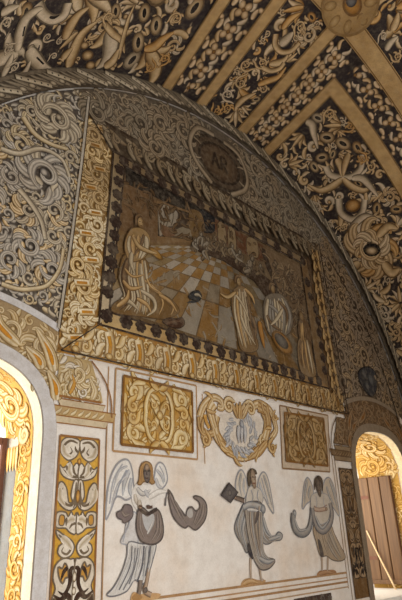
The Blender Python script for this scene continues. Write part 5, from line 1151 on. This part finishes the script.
shapes('leg', a2, .008, [('t', [(250, 558), (250, 568), (250.5, 579)], 1.6, 1.1, SK2)]); shapes('leg', a2, .010, [('t', [(259, 566), (259.6, 573), (260.6, 580)], 1.5, 1.1, SK2), ('b', (261.4, 580), 2.0, 1.1, 0, SK2)])
shapes('mound', a2, .005, [('p', [(241, 586), (243, 580), (250, 578), (258, 580), (265, 580), (263, 584), (252, 586)], K(184, 146, 104)), ('r', [(243, 584), (250, 581), (258, 583)], 2, MOUND)], 'ochre mound of earth')
shapes('arm', a2, .018, [('t', [(243, 501), (238, 499), (234, 498)], 2.2, 1.8, PAL((60, 52, 50), (84, 72, 66), (110, 94, 84), (124, 108, 96))), ('b', (233.6, 497.5), 1.8, 1.6, 0, SK1)])
_h = shapes('head', a2, .019, [('b', (252.2, 479), 3.1, 7.4, .1, PAL((104, 86, 70), (136, 116, 98), (160, 140, 120), (176, 158, 138)), .08), ('l', [(250.6, 477.4), (251.6, 477), (252.4, 477.5)], .01, K(56, 46, 40)), ('l', [(253.2, 477.4), (254, 477), (254.7, 477.6)], .01, K(56, 46, 40)), ('l', [(252.6, 477), (252.8, 480.4)], .01, K(90, 70, 56)), ('l', [(251.4, 483), (252.6, 483.6), (253.8, 483)], .012, K(110, 62, 52))])
shapes('hair', _h, .016, [('p', [(247.6, 486), (246.6, 478), (247.4, 472), (250.6, 468.8), (254.4, 470.4), (255.6, 474), (252, 474.4), (249.8, 477), (249.4, 484)], K(88, 76, 64), K(68, 58, 50), .01)], 'dark hair')
bkp = W((227.5, 493))
shapes('book', a2, .022, [('q', [(219.5, 495.5), (227.5, 483), (236.5, 492.5), (229, 503)], K(84, 78, 78), K(54, 50, 50), .014), ('q', [(222, 495), (227.6, 486), (234, 492.6), (228.8, 500.4)], K(96, 90, 88)), ('b', (228, 493), 2.4, 2.6, 0, PAL((64, 60, 60), (82, 76, 76), (108, 102, 98), (120, 114, 108)))], 'dark square book')
# angel with the sash
a3 = empty('painted_angel', P(W((326, 572))[0], 0, W((326, 572))[1]), 'painted angel with a looped grey sash and an ochre grey skirt', 'angel')
W3 = K(190, 176, 158)
shapes('wing', a3, .006, [('p', [(313, 492), (311, 483), (307, 477.6), (304, 484), (302.5, 496), (302, 509), (306, 504), (311, 500)], W3, LINEC, .018), ('r', [(307, 480), (305, 490), (304, 504)], 1.3, BLUE), ('r', [(310, 486), (308, 494), (309, 500)], 1.2, BLUE)], 'left wing')
shapes('wing', a3, .006, [('p', [(322, 492), (324, 481), (328.6, 477.6), (333, 485), (337, 501), (338.8, 516), (333, 508), (328, 502), (324, 500)], W3, LINEC, .018), ('r', [(329, 480), (333, 492), (337, 510)], 1.3, BLUE), ('r', [(326, 486), (329, 496), (334, 506)], 1.3, BLUE)], 'right wing')
shapes('skirt', a3, .008, [('p', [(313, 526), (329, 524), (334, 534), (340, 546), (345, 557), (340, 561), (332, 560), (326, 556), (320, 556), (316, 544)], K(168, 148, 124), K(110, 98, 86), .012), ('d', [(315, 528), (318, 544), (322, 555)], [(330, 526), (337, 544), (343, 557)], 10, .8, [PAL((128, 112, 94), (152, 136, 114), (178, 160, 136), (194, 178, 156)), PAL((112, 104, 96), (138, 128, 116), (164, 152, 136), (182, 170, 154))]), ('r', [(322, 532), (324, 544), (328, 556)], 1.2, PAL((110, 98, 84), (140, 124, 104), (166, 148, 126), (182, 166, 146))), ('r', [(328, 532), (334, 546), (341, 558)], 1.8, PAL((104, 98, 92), (134, 124, 112), (160, 148, 132), (178, 166, 150))), ('p', [(317, 540), (320, 542), (323, 555), (320, 556)], K(86, 78, 74)), ('r', [(326, 540), (332, 552), (338, 560)], 1.5, PAL((100, 94, 90), (130, 120, 110), (158, 146, 132), (174, 162, 146)))], 'ochre grey skirt')
shapes('robe', a3, .012, [('p', [(310, 498), (314, 493), (321, 493), (328, 497), (329, 512), (326, 522), (317, 524), (311, 514)], K(194, 184, 170), LINEC, .01), ('l', [(313, 506), (319, 509), (326, 505)], .014, K(150, 120, 110)), ('l', [(315, 496), (316, 504), (314, 510)], .012, FE2), ('l', [(323, 496), (323, 504), (326, 510)], .012, FE2)], 'white bodice')
shapes('sash', a3, .016, [('t', [(292.5, 514), (292, 522), (295, 531), (302, 534), (308, 529), (310.5, 518), (311, 508)], 3.0, 2.4, PAL((80, 82, 86), (108, 108, 110), (134, 132, 130), (156, 152, 146))), ('t', [(311, 508), (313, 520), (317, 529), (323, 531), (329, 524), (331, 514), (329, 503)], 2.2, 2.4, PAL((84, 82, 84), (112, 108, 108), (138, 132, 128), (158, 150, 142))), ('r', [(293, 518), (298, 530), (306, 529)], 1.3, BLUE), ('r', [(314, 516), (321, 528), (329, 518)], 1.4, BLUE), ('b', (293.6, 513), 2, 2.4, 0, BLUE)], 'looped grey sash')
shapes('leg', a3, .006, [('t', [(321, 554), (321.6, 562), (321.6, 571)], 1.3, 1.0, SK2)]); shapes('leg', a3, .006, [('t', [(327.6, 556), (327.4, 564), (327, 571)], 1.3, 1.0, SK2)])
shapes('mound', a3, .005, [('p', [(317, 576), (319, 571), (326, 570), (334, 570), (336, 574), (328, 576)], K(170, 128, 92)), ('r', [(319, 574), (326, 572), (333, 573)], 1.6, PAL((128, 92, 62), (150, 110, 76), (170, 130, 94), (180, 144, 110)))], 'reddish mound of earth')
shapes('arm', a3, .019, [('t', [(313, 509), (318, 510), (324, 509)], 1.6, 1.4, PAL((130, 104, 90), (160, 132, 114), (180, 154, 134), (192, 170, 150))), ('b', (325, 509), 1.6, 1.3, 0, SK1)])
_h = shapes('head', a3, .019, [('b', (317.4, 487), 3.0, 7.0, .05, PAL((66, 56, 50), (84, 72, 64), (100, 86, 76), (108, 96, 84)), .12), ('l', [(316, 485.4), (316.8, 485.1)], .01, K(44, 36, 32)), ('l', [(318.2, 485.4), (319, 485.1)], .01, K(44, 36, 32)), ('l', [(316.4, 490.4), (318.6, 490.4)], .01, K(60, 40, 36))], 'darkened face')
shapes('hair', _h, .016, [('p', [(313.6, 490), (313.4, 483), (314.4, 478.4), (317.4, 476), (320.6, 478.4), (321.8, 484), (321.4, 491), (320.2, 483), (317.4, 480.4), (314.8, 483)], K(86, 72, 60), K(70, 58, 48), .01)], 'dark hair')

# ================================================================ light
w = bpy.data.worlds.new('daylight'); scn.world = w; w.use_nodes = True
bg = w.node_tree.nodes['Background']; bg.inputs['Color'].default_value = (1.0, .965, .91, 1); bg.inputs['Strength'].default_value = 1.42
def area(name, loc, aim, size, power, color):
    d = bpy.data.lights.new(name, 'AREA'); d.shape = 'RECTANGLE'; d.size, d.size_y = size; d.energy = power; d.color = color
    o = bpy.data.objects.new(name, d); col.objects.link(o); o.location = loc
    o.rotation_euler = (Vector(aim) - Vector(loc)).to_track_quat('-Z', 'Y').to_euler(); return o
area('low_fill_light', P(2.6, -4.4, -1.0), P(2.9, 0, .2), (1.6, 1.4), 62, (1, .97, .93))  # added fill lamp inside the room, brightens the lower end wall
area('window_daylight', P(XL - .6, 1.0, .5), P(XL + .6, .1, .5), (1.0, 1.2), 30, (1, .95, .84))
area('window_daylight', P(XR - .5, 1.1, .5), P(XR + .6, .1, .4), (.9, 1.2), 19, (1, .94, .82))
